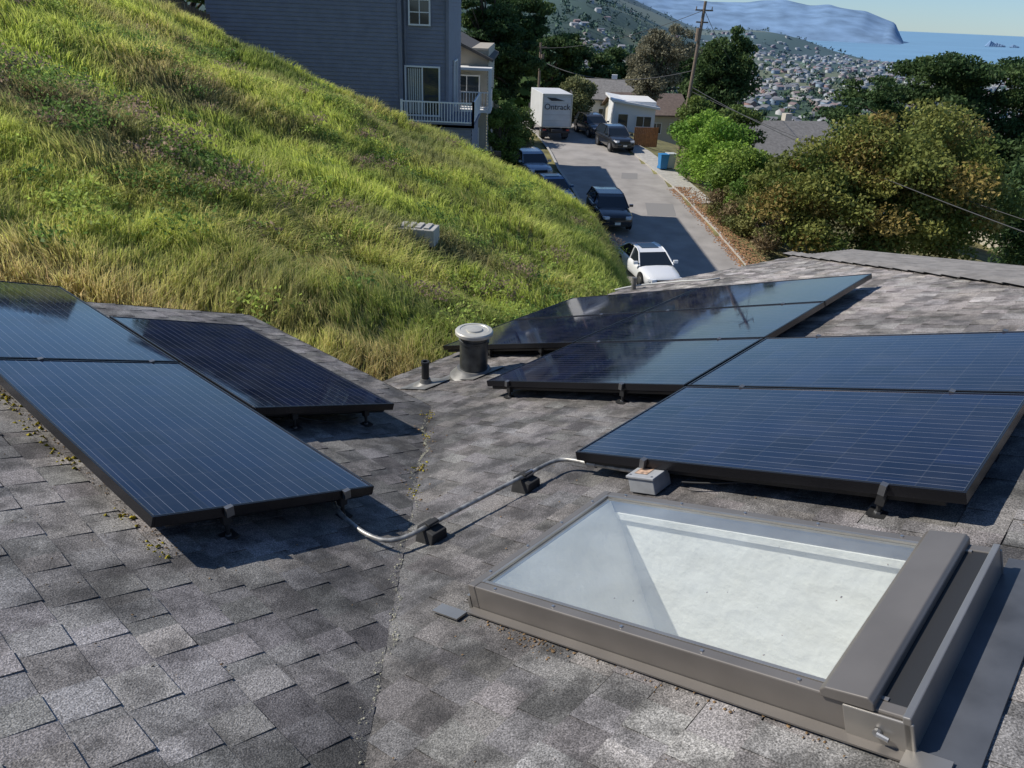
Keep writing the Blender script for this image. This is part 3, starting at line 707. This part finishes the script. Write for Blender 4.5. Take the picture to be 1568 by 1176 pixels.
# ------------------------------------------------------------ trees
M_leaf=mat("foliage",(1,1,1),.65,spec=.2,attr=True,trans=.3)
M_bark=mat("bark",(.10,.075,.055),.9,noise=(8,.6,1.3),bump=.5,bscale=15)
def tree(name,base,crown,nclump,nleaf,leaf,cols,seed,flatten=.6,cs_=.2,trunk=.25,shell=.55,flat=0.3):
    g=np.random.default_rng(seed); e=empty(name,base); bx=np.array(base); cen=[];sz=[]
    vol=np.array([c[3]*c[4]*c[5] for c in crown])**.66; vol/=vol.sum()
    for c,vv_ in zip(crown,vol):
        m_=max(4,int(nclump*vv_)); d=g.normal(size=(m_,3)); d/=np.linalg.norm(d,axis=1,keepdims=True)
        r=g.uniform(shell,1.0,(m_,1)); cen.append(np.array(c[:3])+d*r*np.array(c[3:])); sz.append(np.full(m_,min(c[3:])*1.0))
    cen=np.concatenate(cen);sz=np.concatenate(sz)*g.uniform(.5,1.4,len(cen))*cs_*1.6
    wts=sz**1.5;wts/=wts.sum(); idx=g.choice(len(cen),nleaf,p=wts)
    d=g.normal(size=(nleaf,3)); d/=np.linalg.norm(d,axis=1,keepdims=True); rr_=g.random((nleaf,1))**.45
    P=cen[idx]+d*rr_*sz[idx][:,None]*np.array([1.25,1.25,flatten])
    c0=np.array(cols[0]);c1=np.array(cols[1]); mixc=g.random(len(cen))[idx][:,None]
    C=c0*(1-mixc)+c1*mixc
    if len(cols)>2:
        kk=(g.random(len(cen))<cols[3])[idx]; C[kk]=C[kk]*.4+np.array(cols[2])*.6
    C=C*g.uniform(.65,1.3,(nleaf,1))
    leafmesh("leaves",P-bx,leaf,C,M_leaf,e,g,flat)
    m=MB(); top=np.mean(cen,0)-bx; tp_=Vector((top[0]*.6,top[1]*.6,max(.5,top[2]*.75)))
    if trunk>0:
        m.tube((0,0,-.3),tp_*.5,trunk,trunk*.8,9); m.tube(tp_*.5,tp_,trunk*.8,trunk*.5,9)
        for i in g.choice(len(cen),min(26,len(cen)),replace=False):
            q=Vector(cen[i]-bx); s=tp_*g.uniform(.45,1.0); mid=(s+q)/2+Vector((0,0,.15*q.length*.3)); m.tube(s,mid,trunk*.32,trunk*.2,6); m.tube(mid,q,trunk*.2,trunk*.06,6)
        m.obj("trunk_and_limbs",M_bark,e,smooth=True)
    return e
def gz(x,y): return float(G(x,y))
DG=((.040,.080,.030),(.095,.145,.045)); BG=((.13,.26,.04),(.30,.45,.07)); OL=((.12,.165,.04),(.27,.27,.07),(.36,.23,.08),.22)
tree("acacia_tree",(18.5,40,gz(18.5,40)),[(19.5,40,-6.1,4.4,4,2.6),(15.2,39,-7.4,3.0,3,2.3),(22.3,39,-7.9,2.8,3,2.6),(17,37.5,-8.4,3.8,2.5,2.2)],190,85000,.11,OL,71,.8,.24,.28)
tree("hedge_bush",(12.8,50,gz(12.8,50)),[(12.9,50,-7.7,1.9,3.0,2.0),(11.8,53,-7.5,1.5,2,2.2)],60,24000,.10,BG,72,.8,.25,.1)
tree("hedge_bush",(13.3,44,gz(13.3,44)),[(13.2,44.5,-8.3,1.6,3.2,2.1)],50,20000,.10,((.11,.20,.04),(.28,.37,.07)),73,.8,.25,.1)
tree("hedge_bush",(12.9,39,gz(12.9,39)),[(12.7,39.5,-9.4,1.2,3.2,1.5),(12.3,43.5,-9.4,1.,3,1.2)],50,18000,.09,((.14,.16,.055),(.26,.26,.09),(.24,.14,.10),.3),74,.8,.28,.08)
tree("monterey_cypress",(29,56,gz(29,56)),[(24.5,56,-4.6,4.0,4,1.7),(30,57,-3.4,4.5,4.5,2.2),(35.5,56,-3.2,4.5,4,2.2),(27,55,-7.0,5,4,2.2),(33,54,-7.2,5.5,4,2.4),(38,56,-6.5,4,4,2.6),(34,52,-10,5,3,2.5)],240,105000,.14,DG,75,.45,.30,.45,.35)
tree("monterey_cypress",(21.5,90,gz(21.5,90)),[(21.5,90,-6,3.2,2.6,3.8),(22.3,90,-3.0,2.4,2,2.4)],90,30000,.2,DG,76,.7,.28,.4)
tree("eucalyptus_tree",(13.5,84,gz(13.5,84)),[(13.2,84,-3.9,2.4,2,2.8),(15,84,-2.3,2.2,2,1.8),(12.7,84,-6,2.0,2,1.8)],80,20000,.14,((.17,.165,.11),(.28,.26,.17)),77,.8,.24,.3)
tree("cypress_tree",(-3.5,78,gz(-3.5,78)),[(-3.6,78,-3.6,3.0,2.5,4.2),(-4.4,78,1.6,2.6,2,3.4),(-1.2,79,-4.6,2.6,2,3.0)],110,44000,.18,DG,78,.6,.26,.45)
tree("cypress_tree",(3.5,112,-13),[(3.5,112,-5.2,4.0,3,3.8),(-2,114,-2.5,4.8,3,6.0),(8.5,115,-7.2,3.8,3,3.6)],110,38000,.26,DG,79,.6,.25,.4)
tree("cypress_tree",(16,125,-16),[(13,125,-7.5,3.6,3,3.4),(19,127,-8,4,3,4.2),(27,128,-8,4,3,4.0)],100,30000,.28,DG,84,.6,.25,.4)
tree("cypress_tree",(-26,60,-8),[(-30,60,-1.5,4,4,4),(-22,62,-1,3,4,4.5)],70,18000,.3,DG,86,.6,.25,.5)
tree("cypress_tree",(-11,64,-8),[(-13,64,0,3,3,4.5),(-17.5,63,.2,1.4,1.4,4.5)],60,14000,.3,DG,87,.6,.22,.4)
tree("garden_bush",(-1.0,51,gz(-1,51)),[(-1.2,51,-7.3,1.2,1.4,2.4),(-2.3,49,-6.0,.9,1,2.0)],40,16000,.09,((.10,.16,.04),(.20,.27,.06)),80,.8,.28,.1)
tree("garden_bush",(4.6,70,gz(4.6,70)),[(4.6,71,-6.9,1.6,1.4,2.2)],40,9000,.12,((.13,.15,.06),(.22,.23,.10)),81,.8,.28,.1)
tree("garden_bush",(-.9,62,gz(-.9,62)),[(-.8,62,-8,1.4,1.4,1.7)],30,8000,.1,((.12,.18,.05),(.22,.28,.08)),85,.8,.28,.1)
tree("garden_tree",(33,45,gz(33,45)),[(30.5,44,-9.5,4,3,3.0),(36,46,-10,4,4,3)],90,26000,.15,DG,82,.6,.26,.2)
tree("garden_tree",(17.5,62,gz(17.5,62)),[(16.3,63,-7.6,2.4,2,1.9),(13.3,62,-6.8,1.4,1.6,1.7)],50,18000,.13,((.09,.14,.04),(.19,.25,.06)),83,.7,.26,.2)

g=np.random.default_rng(91)
n=6800; az=np.radians(g.uniform(-12,40,n)); d=125*np.exp(g.random(n)**.85*np.log(4300/125)); z=FZ(az,d); azd=np.degrees(az)
x=d*np.sin(az);y=d*np.cos(az)
town=sstep(11,15,azd)*sstep(700,900,d)
keep=(z>-97)&(g.random(n)>town*.6)
x,y,z,d=x[keep],y[keep],z[keep],d[keep]; n=len(x)
PP=[];CC=[];SS=[]
for i in range(n):
    h=g.uniform(5,12)*(.85 if d[i]<300 else 1.2 if d[i]<1500 else 1.6); m_=int(np.clip(24000/d[i],12,110)); q=g.normal(size=(m_,3)); q/=np.linalg.norm(q,axis=1,keepdims=True)
    q*=g.uniform(.45,1,(m_,1))*np.array([h*.5,h*.5,h*.5]); PP.append(q+np.array([x[i],y[i],z[i]+h*.42])); SS.append(np.full(m_,h*(.12 if m_>80 else .22)))
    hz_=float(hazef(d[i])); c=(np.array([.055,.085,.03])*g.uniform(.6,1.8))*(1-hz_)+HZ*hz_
    CC.append(c*g.uniform(.7,1.3,(m_,1)))
PP=np.concatenate(PP);CC=np.concatenate(CC);SS=np.concatenate(SS)
M_leaff=mat("distant_foliage",(1,1,1),.9,spec=.05,attr=True)
leafmesh("distant_trees",PP,SS,CC,M_leaff,None,g,.4)
n=2500; az=np.radians(g.uniform(3,40,n)); d=g.uniform(300,2900,n); azd=np.degrees(az); z=FZ(az,d)
pr=np.where(azd<12,np.where((d>300)&(d<1500),.5,.06),np.where(d>600,.85,.2)); k=(g.random(n)<pr)&(z>-98)
az,d,z=az[k],d[k],z[k]; V=[];Lp=[];St=[];C=[];cnt=0
pal=np.array([[.6,.58,.54],[.45,.45,.45],[.42,.38,.32],[.55,.52,.42],[.3,.36,.42],[.5,.42,.36],[.35,.2,.15]])
rp=np.array([[.18,.17,.16],[.27,.25,.24],[.24,.16,.13],[.12,.12,.13],[.33,.31,.29]])
for a,dd,zz in zip(az,d,z):
    X=dd*math.sin(a);Y=dd*math.cos(a); wx=g.uniform(8,15);wy=g.uniform(7,11);h=g.uniform(3,6);rf=g.uniform(1.2,2.6);yw=.3+g.choice([0,1.57])+g.normal(0,.12)
    co,si=math.cos(yw),math.sin(yw); hz_=float(hazef(dd))
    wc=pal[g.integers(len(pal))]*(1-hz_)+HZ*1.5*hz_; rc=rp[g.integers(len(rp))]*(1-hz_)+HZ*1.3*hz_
    def T_(px,py,pz): return (X+px*co-py*si,Y+px*si+py*co,zz+pz)
    hx,hy=wx/2,wy/2
    w8=[T_(-hx,-hy,-3),T_(hx,-hy,-3),T_(hx,hy,-3),T_(-hx,hy,-3),T_(-hx,-hy,h),T_(hx,-hy,h),T_(hx,hy,h),T_(-hx,hy,h),T_(-hx,0,h+rf),T_(hx,0,h+rf)]
    fw_=[(0,1,5,4),(1,2,6,9,5),(2,3,7,6),(3,0,4,8,7)]
    ov=.5; r6=[T_(-hx-ov,-hy-ov,h-.1),T_(hx+ov,-hy-ov,h-.1),T_(hx+ov,0,h+rf+.15),T_(-hx-ov,0,h+rf+.15),T_(hx+ov,hy+ov,h-.1),T_(-hx-ov,hy+ov,h-.1)]
    b=len(V); V+=w8; C+=[wc]*10
    for q in fw_: St.append(cnt); Lp+=[b+i for i in q]; cnt+=len(q)
    b=len(V); V+=r6; C+=[rc]*6
    for q in ((0,1,2,3),(3,2,4,5)): St.append(cnt); Lp+=[b+i for i in q]; cnt+=4
    if dd<1600:
        for sx in (-.3,.25):
            b=len(V); V+=[T_(wx*sx-.8,-hy-.05,h*.35),T_(wx*sx+.8,-hy-.05,h*.35),T_(wx*sx+.8,-hy-.05,h*.75),T_(wx*sx-.8,-hy-.05,h*.75)]; C+=[np.array([.05,.06,.08])]*4; St.append(cnt);Lp+=[b,b+1,b+2,b+3];cnt+=4
np_mesh("distant_houses",np.array(V),np.array(Lp),np.array(St),[M_far],col=np.array(C))

# ------------------------------------------------------------ gray clapboard house
M_sid=mat("gray_siding",(.19,.20,.245),.7,noise=(2,.9,1.1))
M_tan=mat("tan_siding",(.40,.36,.29),.7,noise=(2,.9,1.1))
M_wht=mat("white_trim",(.75,.75,.74),.5)
M_win=mat("window_glass",(.03,.04,.05),.06,spec=.8)
M_rf=mat("dark_roofing",(.08,.075,.07),.9,noise=(5,.7,1.2))
def clap(m,p0,p1,z0,z1,ex=.17,mi=0):
    p0=Vector((*p0,0));p1=Vector((*p1,0)); d=(p1-p0).normalized(); n=Vector((d.y,-d.x,0)); z=z0
    while z<z1-.01:
        zt=min(z+ex,z1); o=n*.035
        A=p0+o+Vector((0,0,z));B=p1+o+Vector((0,0,z));Cc=p1+n*.004+Vector((0,0,zt));D=p0+n*.004+Vector((0,0,zt))
        m.poly([A,B,Cc,D],mi); m.poly([p0+Vector((0,0,z)),p1+Vector((0,0,z)),B,A],mi); z=zt
def window(par,x,y,z,w,h,kind=1,yaw=0):
    e=bpy.data.objects.new("window",None); sc.collection.objects.link(e); e.parent=par; e.location=(x,y,z); e.rotation_euler=(0,0,yaw)
    m=MB(); t=.07
    m.box((0,-.05,h/2+t/2),(w+2*t,.08,t));m.box((0,-.05,-h/2-t/2),(w+2*t,.1,t));m.box((-w/2-t/2,-.05,0),(t,.08,h));m.box((w/2+t/2,-.05,0),(t,.08,h))
    if kind==1: m.box((0,-.045,0),(.05,.05,h))
    if kind==2: m.box((0,-.045,0),(w,.05,.05))
    if kind==3: m.box((0,-.045,0),(.04,.05,h)); m.box((0,-.042,0),(w,.05,.04))
    m.obj("frame",M_wht,e)
    m=MB(); m.box((0,-.02,0),(w,.03,h)); m.obj("pane",M_win,e)
gh=empty("gray_clapboard_house",(0,0,0))
m=MB(); y0=37; zt_=1.3
clap(m,(-14.3,y0),(-5.75,y0),-8,zt_); clap(m,(-5.75,y0+.35),(-3.62,y0+.35),-8,zt_)
clap(m,(-3.62,y0+.35),(-3.62,y0+8),-8,zt_); clap(m,(-14.3,y0+9),(-14.3,y0),-8,zt_)
clap(m,(-5.6,36.1),(-2.38,36.1),-10.8,-4.85); clap(m,(-2.38,36.1),(-2.38,41),-10.8,-4.85); clap(m,(-5.6,y0),(-5.6,36.1),-9,-4.85)
m.obj("siding_walls",M_sid,gh)
m=MB(); m.box((-5.7,y0-.03,-3.3),(.16,.12,9.2)); m.box((-3.6,y0+.33,-2.2),(.13,.12,7)); m.box((-5.5,y0+.3,-2.2),(.1,.1,7))
m.obj("corner_boards",M_sid,gh)
m=MB(); m.box((-4.0,38.6,-4.78),(3.5,5.2,.12)); m.box((-4.0,36.05,-4.72),(3.5,.1,.28)); m.obj("deck",M_sid,gh)
m=MB(); m.box((-9,41.3,zt_+.1),(11.4,9.4,.2)); m.obj("roof",M_rf,gh)
def railing(m,p0,p1,z0,h=1.0,sp=.13):
    p0=Vector((*p0,z0));p1=Vector((*p1,z0)); L=(p1-p0).length; d=(p1-p0)/L; up_=Vector((0,0,1)); ang=math.atan2(d.y,d.x)
    m.box((p0+p1)/2+up_*h,(L,.07,.06),0,(0,0,ang)); m.box((p0+p1)/2+up_*.12,(L,.05,.05),0,(0,0,ang))
    k=int(L/sp)
    for i in range(k+1): m.box(p0+d*(L*i/k)+up_*(h/2+.06),(.03,.03,h-.12),0,(0,0,ang))
    for q in (p0,p1): m.box(q+up_*(h/2+.03),(.1,.1,h+.1))
m=MB(); railing(m,(-5.55,36.02),(-2.3,36.02),-4.72,.95); railing(m,(-2.3,36.02),(-2.3,40.8),-4.72,.95); m.obj("balcony_railing",M_wht,gh)
window(gh,-4.75,y0+.31,-3.45,1.5,2.05,1)
window(gh,-4.85,y0+.31,-.15,.85,.95,3)
window(gh,-11.95,y0-.04,-2.45,1.0,.8,1)
window(gh,-3.58,41,-3.3,1.6,2.0,1,math.pi/2)
m=MB(); 
for k in range(7): m.box((-5.38+k*.1,y0+.27,-3.45),(.06,.012,1.95))
m.obj("vertical_blinds",mat("blinds",(.5,.5,.46),.8),gh)
th_=empty("tan_townhouse",(0,0,0)); m=MB()
clap(m,(-4.5,47),(-2.2,47),-10,-1.9); clap(m,(-2.2,47),(-2.2,56),-10,-1.9); m.obj("siding_walls",M_tan,th_)
m=MB(); m.prism([(-4.9,46.5,-1.3),(-1.9,46.5,-2.6),(-1.9,46.5,-2.45),(-4.9,46.5,-1.12)],(0,10,0)); m.obj("roof",M_rf,th_)
m=MB(); m.prism([(-4.5,47,-1.9),(-2.2,47,-1.9),(-2.2,47,-2.4),(-4.5,47,-1.4)],(0,9,0)); m.obj("gable",M_tan,th_)
m=MB(); m.box((-3.2,46,-5.1),(2.6,2,.15)); m.box((-3.2,46,-2.9),(2.6,2,.12)); m.box((-1.95,45.05,-4.),(.14,.14,2.2)); m.obj("balcony_floors",M_wht,th_)
m=MB(); railing(m,(-4.4,45.05),(-1.95,45.05),-5.05,.95,.16); railing(m,(-1.95,45.05),(-1.95,46.9),-5.05,.95,.16); m.obj("balcony_railing",M_wht,th_)
window(th_,-3.4,46.95,-4.2,1.4,1.6,1); window(th_,-3.3,46.95,-7,1.2,1.4,1)
M_wood=mat("weathered_wood",(.16,.12,.09),.9,noise=(6,.6,1.3))
fe=empty("wooden_fence"); m=MB()
for i in range(70):
    x=-24+i*.15; m.box((x,35.5,float(G(x,33))+.75+.02*math.sin(i*3)),(.13,.03,1.7))
m.obj("boards",M_wood,fe)
rw=empty("timber_retaining_wall"); m=MB()
for k in range(6): m.box((-2.0,44,-8.6+k*.28),(1.6,.25,.24))
m.obj("timbers",M_wood,rw)

wh=empty("white_modern_house",(10.6,76,0)); m=MB()
m.box((0,3,-9.6),(3.9,6,5.0)); m.obj("walls",M_wht,wh); m=MB(); m.prism([(-2.3,-.4,-7.15),(2.3,-.4,-7.75),(2.3,-.4,-7.55),(-2.3,-.4,-6.95)],(0,7,0)); m.obj("roof",M_wht,wh)
window(wh,.9,0,-8.9,1.4,.9,1);window(wh,-1.1,0,-9.1,.9,1.6,0);window(wh,.8,0,-10.5,1.8,.9,1)
def ghouse(name,x,y,z0,wx,wy,h,rf,wm,rm,yaw=0):
    e=empty(name,(x,y,z0),yaw); m=MB(); m.box((0,0,h/2-1.5),(wx,wy,h+3)); m.prism([(-wx/2,-wy/2+.01,h),(-wx/2,wy/2-.01,h),(-wx/2,0,h+rf-.15)],(wx,0,0)); m.obj("walls",wm,e)
    m=MB(); o=.5; sl_=rf/(wy/2); 
    for s in (-1,1): m.prism([(-wx/2-o,s*(wy/2+o),h-o*sl_),(-wx/2-o,0,h+rf),(-wx/2-o,0,h+rf+.15),(-wx/2-o,s*(wy/2+o),h-o*sl_+.15)],(wx+2*o,0,0))
    m.obj("roof",rm,e)
    for k in (-.3,.05,.32): window(e,wx*k,-wy/2,h*.55,1.1,1.1,1)
    m=MB(); m.box((wx*.2,wy*.15,h+rf),(.7,.7,1.3)); m.obj("chimney",wm,e)
    return e
M_gr=mat("gray_roofing",(.20,.19,.18),.9,noise=(4,.75,1.2)); M_br=mat("brown_roofing",(.16,.12,.10),.9,noise=(4,.75,1.2)); M_cream=mat("cream_stucco",(.5,.46,.38),.9)
ghouse("gray_roof_house",23.5,74,-13.2,9.5,9,2.8,2.2,M_cream,M_gr,.25)
ghouse("gray_roof_house",30,66,-15,8,8,2.6,2,M_tan,M_gr,-.3)
ghouse("brown_roof_house",14.5,96,-13.5,8,7,3.6,1.8,M_cream,M_br,.2)
ghouse("brown_roof_house",9.8,102,-13,7,7,4,1.8,M_wht,M_gr,-.1)
ghouse("cream_house",41,62,-17,9,8,3,2,M_cream,M_gr,.4)
ghouse("blue_house",7,135,-17,9,8,3.5,2.2,mat("blue_siding",(.18,.26,.36),.7),M_br,.2)

# ------------------------------------------------------------ vehicles
M_tire=mat("tire",(.02,.02,.02),.85); M_rim=mat("rim",(.45,.45,.46),.3,metal=.9); M_cg=mat("car_glass",(.015,.02,.025),.04,spec=.9)
M_lamp=mat("headlamp",(.75,.77,.8),.1,spec=.8); M_grl=mat("grille",(.015,.015,.015),.4); M_pl=mat("plate",(.7,.68,.6),.5); M_red=mat("tail_lamp",(.4,.02,.015),.2)
def car(name,loc,yaw,paint,kind="sedan"):
    e=empty(name,loc,yaw)
    if kind=="sedan":
        st=[(2.32,.55,.38,.58),(2.25,.74,.27,.68),(2.0,.84,.2,.78),(1.5,.89,.2,.86),(.9,.91,.2,.93),(0,.92,.2,.95),(-.9,.92,.2,.96),(-1.5,.90,.2,.98),(-2.0,.86,.22,.98),(-2.25,.78,.3,.92),(-2.33,.65,.42,.8)]
        gb=[(1.0,.74,.92),(.35,.66,1.33),(.0,.63,1.43),(-.6,.63,1.44),(-1.1,.62,1.38),(-1.9,.68,.98)]; wr=.33;wb=(1.4,-1.4)
    else:
        st=[(2.3,.62,.42,.75),(2.25,.82,.32,.9),(2.0,.90,.26,1.0),(1.5,.93,.26,1.06),(.95,.95,.26,1.12),(0,.95,.26,1.13),(-.9,.95,.26,1.14),(-1.7,.94,.26,1.14),(-2.1,.91,.28,1.12),(-2.28,.85,.38,1.05),(-2.32,.8,.45,.95)]
        gb=[(1.05,.80,1.10),(.45,.72,1.55),(.15,.70,1.66),(-.8,.70,1.70),(-1.7,.69,1.64),(-2.15,.74,1.12)]; wr=.37;wb=(1.42,-1.42)
    v=[];f=[];n=10
    for x,w_,zb,zt in st:
        zm=zb+(zt-zb)*.55
        for yy,zz in ((-w_*.86,zb),(-w_*.98,zb+.08),(-w_,zm),(-w_*.97,zt-.1),(-w_*.86,zt-.01),(w_*.86,zt-.01),(w_*.97,zt-.1),(w_,zm),(w_*.98,zb+.08),(w_*.86,zb)): v.append((x,yy,zz))
    for k in range(len(st)-1):
        for i in range(n): j=(i+1)%n; f.append((k*n+i,k*n+j,(k+1)*n+j,(k+1)*n+i))
    f.append(tuple(range(n))[::-1]);f.append(tuple((len(st)-1)*n+i for i in range(n)))
    o=mesh_obj("body",v,f,paint,e,None,True); s=o.modifiers.new("s",'SUBSURF'); s.levels=1;s.render_levels=1
    bmx=bmesh.new(); bmx.from_mesh(o.data); bmesh.ops.recalc_face_normals(bmx,faces=bmx.faces[:]); bmx.to_mesh(o.data); bmx.free()
    belt=gb[0][2]
    m=MB(); bw=(.82 if kind=="sedan" else .87)
    def sideprof(s): return [(gb[0][0],s*bw,gb[0][2]-.03)]+[(x,s*w0,z) for x,w0,z in gb[1:-1]]+[(gb[-1][0],s*bw,gb[-1][2]-.03)]
    Lp_=sideprof(-1);Rp=sideprof(1)
    m.poly(Rp,1); m.poly(Lp_[::-1],1)
    for i in range(len(Lp_)-1):
        m.poly([Lp_[i],Lp_[i+1],Rp[i+1],Rp[i]],1 if i in (0,len(Lp_)-2) else 0)
    m.obj("greenhouse",[paint,M_cg],e)
    m=MB()
    for P_ in (Lp_,Rp):
        for i in range(len(P_)-1):
            r_=.035 if i in (0,len(P_)-2) else .03; m.tube(P_[i],P_[i+1],r_,r_,6)
        s=1 if P_ is Rp else -1; xm=gb[2][0]-.25; m.tube((xm,s*(bw+.005),belt),(xm-.05,s*(gb[3][1]+.01),gb[3][2]-.03),.035,.03,6)
        m.box((gb[0][0]-.15,s*(bw+.16),belt+.08),(.12,.2,.13))
    m.obj("pillars_and_mirrors",paint,e,smooth=False)
    m=MB()
    for wx_ in wb:
        for s in (-1,1):
            yo=s*(st[5][1]-.02); m.tube((wx_,yo-s*.2,wr),(wx_,yo+s*.02,wr),wr,wr,24,0); m.tube((wx_,yo+s*.015,wr),(wx_,yo+s*.03,wr),wr*.62,wr*.55,16,1)
            m.tube((wx_,yo-s*.03,wr+.02),(wx_,yo+s*.008,wr+.02),wr+.05,wr+.05,24,2)
    m.obj("wheels",[M_tire,M_rim,M_grl],e)
    m=MB(); fx=st[1][0]; zt=st[1][3]; zb=st[1][2]
    for s in (-1,1):
        m.box((fx-.06,s*.62,zt-.09),(.3,.3,.13),0,(0,0,-s*.35)); m.box((-fx+.02,s*.62,zt+.0),(.16,.3,.14),3)
    m.box((fx+.04,0,zt-.14),(.12,.85,.16),1); m.box((fx+.05,0,zb+.1),(.12,1.1,.13),1); m.box((fx+.12,0,zb+.2),(.03,.32,.14),2); m.box((-fx-.09,0,zt-.15),(.03,.32,.14),2)
    if kind=="sedan": m.box((-.35,0,gb[3][2]+.002),(.75,.85,.012),4)
    m.obj("lamps_grille_plate",[M_lamp,M_grl,M_pl,M_red,M_cg],e,bevel=.01)
    return e
def paint(n,c,mt=.0): return mat(n,c,.25,metal=mt,coat=.8)
F=-math.pi/2
Pw=paint("white_paint",(.75,.76,.77));Pk=paint("black_paint",(.018,.02,.024));Pb=paint("blue_paint",(.06,.14,.26),.2);Ps=paint("silver_paint",(.35,.40,.46),.5)
def onroad(x,y): return (x,y,float(RZ(y))+.012)
car("white_sedan",onroad(6.15,34.3),F+.22,Pw,"sedan")
car("black_suv",onroad(5.0,42.3),F+.12,Pk,"suv")
car("parked_car",(1.9,46.3,float(RZ(46.3))),F+.28,Pb,"sedan")
car("parked_car",(.6,51.6,float(RZ(51.6))),F+.30,Ps,"suv")
car("black_suv",onroad(7.2,61.5),F+.25,Pk,"suv")
car("parked_car",onroad(5.9,67.5),F+.3,paint("charcoal_paint",(.04,.04,.045)),"suv")
tk=empty("box_truck",onroad(2.2,66.2),math.radians(100)); 
M_tb=mat("truck_white",(.62,.62,.61),.5,noise=(1.5,.9,1.05)); M_dk=mat("truck_dark",(.03,.03,.035),.6)
m=MB(); m.box((0,0,2.25),(5.2,2.45,2.55)); m.obj("cargo_box",M_tb,tk,bevel=.03)
m=MB(); 
for s in (-1,1): m.box((-2.63,s*1.17,2.25),(.06,.1,2.5))
m.box((-2.63,0,3.47),(.06,2.4,.1)); m.box((-2.63,0,1.03),(.06,2.4,.1)); 
for k in range(5): m.box((-2.615,0,1.5+k*.45),(.02,2.2,.02))
m.obj("door_frame",M_alu,tk)
m=MB(); m.box((.2,0,.78),(6.6,.9,.22)); m.box((-2.6,0,.62),(.15,2.3,.16)); m.box((3.6,0,1.35),(1.7,2.1,1.5)); m.box((-2.4,-.85,.5),(.05,.5,.6));m.box((-2.4,.85,.5),(.05,.5,.6)); m.obj("chassis_and_cab",M_dk,tk,bevel=.03)
m=MB()
for x in (-1.7,3.4):
    for s in (-1,1): m.tube((x,s*.75,.46),(x,s*1.12,.46),.46,.46,24,0); m.tube((x,s*1.12,.46),(x,s*1.14,.46),.25,.22,14,1)
m.obj("wheels",[M_tire,M_rim],tk)
m=MB(); m.box((-2.69,.95,.8),(.03,.25,.12));m.box((-2.69,-.95,.8),(.03,.25,.12)); m.obj("tail_lamps",M_red,tk)
tx=bpy.data.curves.new("lettering",'FONT'); tx.body="Ontrack"; tx.size=.62; tx.align_x='CENTER'; tx.extrude=.004; tx.materials.append(M_dk)
to=bpy.data.objects.new("lettering",tx); sc.collection.objects.link(to); to.parent=tk; to.location=(-2.64,0,2.35); to.rotation_euler=(math.pi/2,0,-math.pi/2)
m=MB(); m.prism([(-2.635,-.6,3.0),(-2.635,.5,3.0),(-2.635,.9,3.25),(-2.635,.2,3.22)],(-.008,0,0)); m.obj("logo_swoosh",M_dk,tk)

M_bin=mat("blue_plastic",(.03,.20,.45),.5); M_binw=mat("bin_grey",(.5,.52,.52),.6)
for (x,y,mm_) in ((9.95,54.6,M_bin),(10.5,54.9,M_binw)):
    e=empty("recycling_bin",(x,y,float(RZ(y))+.14),.2); m=MB()
    m.prism([(-.25,-.28,.06),(.25,-.28,.06),(.25,.25,.06),(-.25,.25,.06)],(0,0,.04)); n0=len(m.v)
    m.v+=[Vector(q) for q in [(-.24,-.26,.08),(.24,-.26,.08),(.24,.24,.08),(-.24,.24,.08),(-.3,-.34,.98),(.3,-.34,.98),(.3,.32,.98),(-.3,.32,.98)]]
    for q in [(0,3,2,1),(4,5,6,7),(0,1,5,4),(1,2,6,5),(2,3,7,6),(3,0,4,7)]: m.f.append(tuple(n0+i for i in q)); m.m.append(0)
    m.box((0,-.02,1.02),(.64,.72,.06)); m.tube((-.25,.3,.1),(.25,.3,.1),.1,.1,12); m.obj("bin_body",mm_,e)
of=empty("orange_wooden_fence"); m=MB(); M_or=mat("cedar",(.42,.17,.06),.8,noise=(5,.7,1.2))
for i in range(13): m.box((8.9+i*.15,62.5+i*.02,-8.5),(.14,.03,1.5))
m.obj("boards",M_or,of)

M_pole=mat("pole_wood",(.20,.15,.11),.9,noise=(10,.7,1.3)); M_wire=mat("wire",(.05,.05,.05),.6)
up1=empty("utility_pole",(12.45,62,-10)); m=MB(); m.tube((0,0,0),(.5,0,11.3),.16,.11,10); 
m.box((.48,0,10.7),(1.3,.1,.1)); m.box((.45,0,9.9),(.9,.1,.1))
for x in (-.1,.48,1.05): m.tube((x,0,10.75),(x,0,10.95),.04,.03,8)
m.tube((.25,-.2,8.6),(.25,-.2,9.5),.2,.2,12); m.obj("pole",M_pole,up1)
up2=empty("utility_pole",(1.5,86,-10)); m=MB(); m.tube((0,0,0),(-.05,0,7.3),.16,.11,10); m.box((0,0,6.9),(1.2,.1,.1)); m.tube((.2,-.15,5.4),(.2,-.15,6.2),.18,.18,12); m.obj("pole",M_pole,up2)
wr_=empty("overhead_wires")
def wire(p,q,sag,r):
    p=Vector(p);q=Vector(q);pts=[]
    for i in range(17): t=i/16; pts.append(p.lerp(q,t)-Vector((0,0,sag*4*t*(1-t))))
    curve_tube("wire",pts,r,M_wire,wr_)
wire((12.8,62,-4.6),(19.5,24,-6.6),.5,.022); wire((12.8,62,-4.9),(26,20,-7.5),.6,.018)
wire((1.5,86,-3.2),(12.9,62,.7),.7,.02); wire((1.5,86,-4.4),(12.8,62,-3.4),1.2,.03); wire((1.5,86,-4.6),(-9,110,-2),1,.02); wire((12.9,62,.8),(30,110,-6),1,.02)
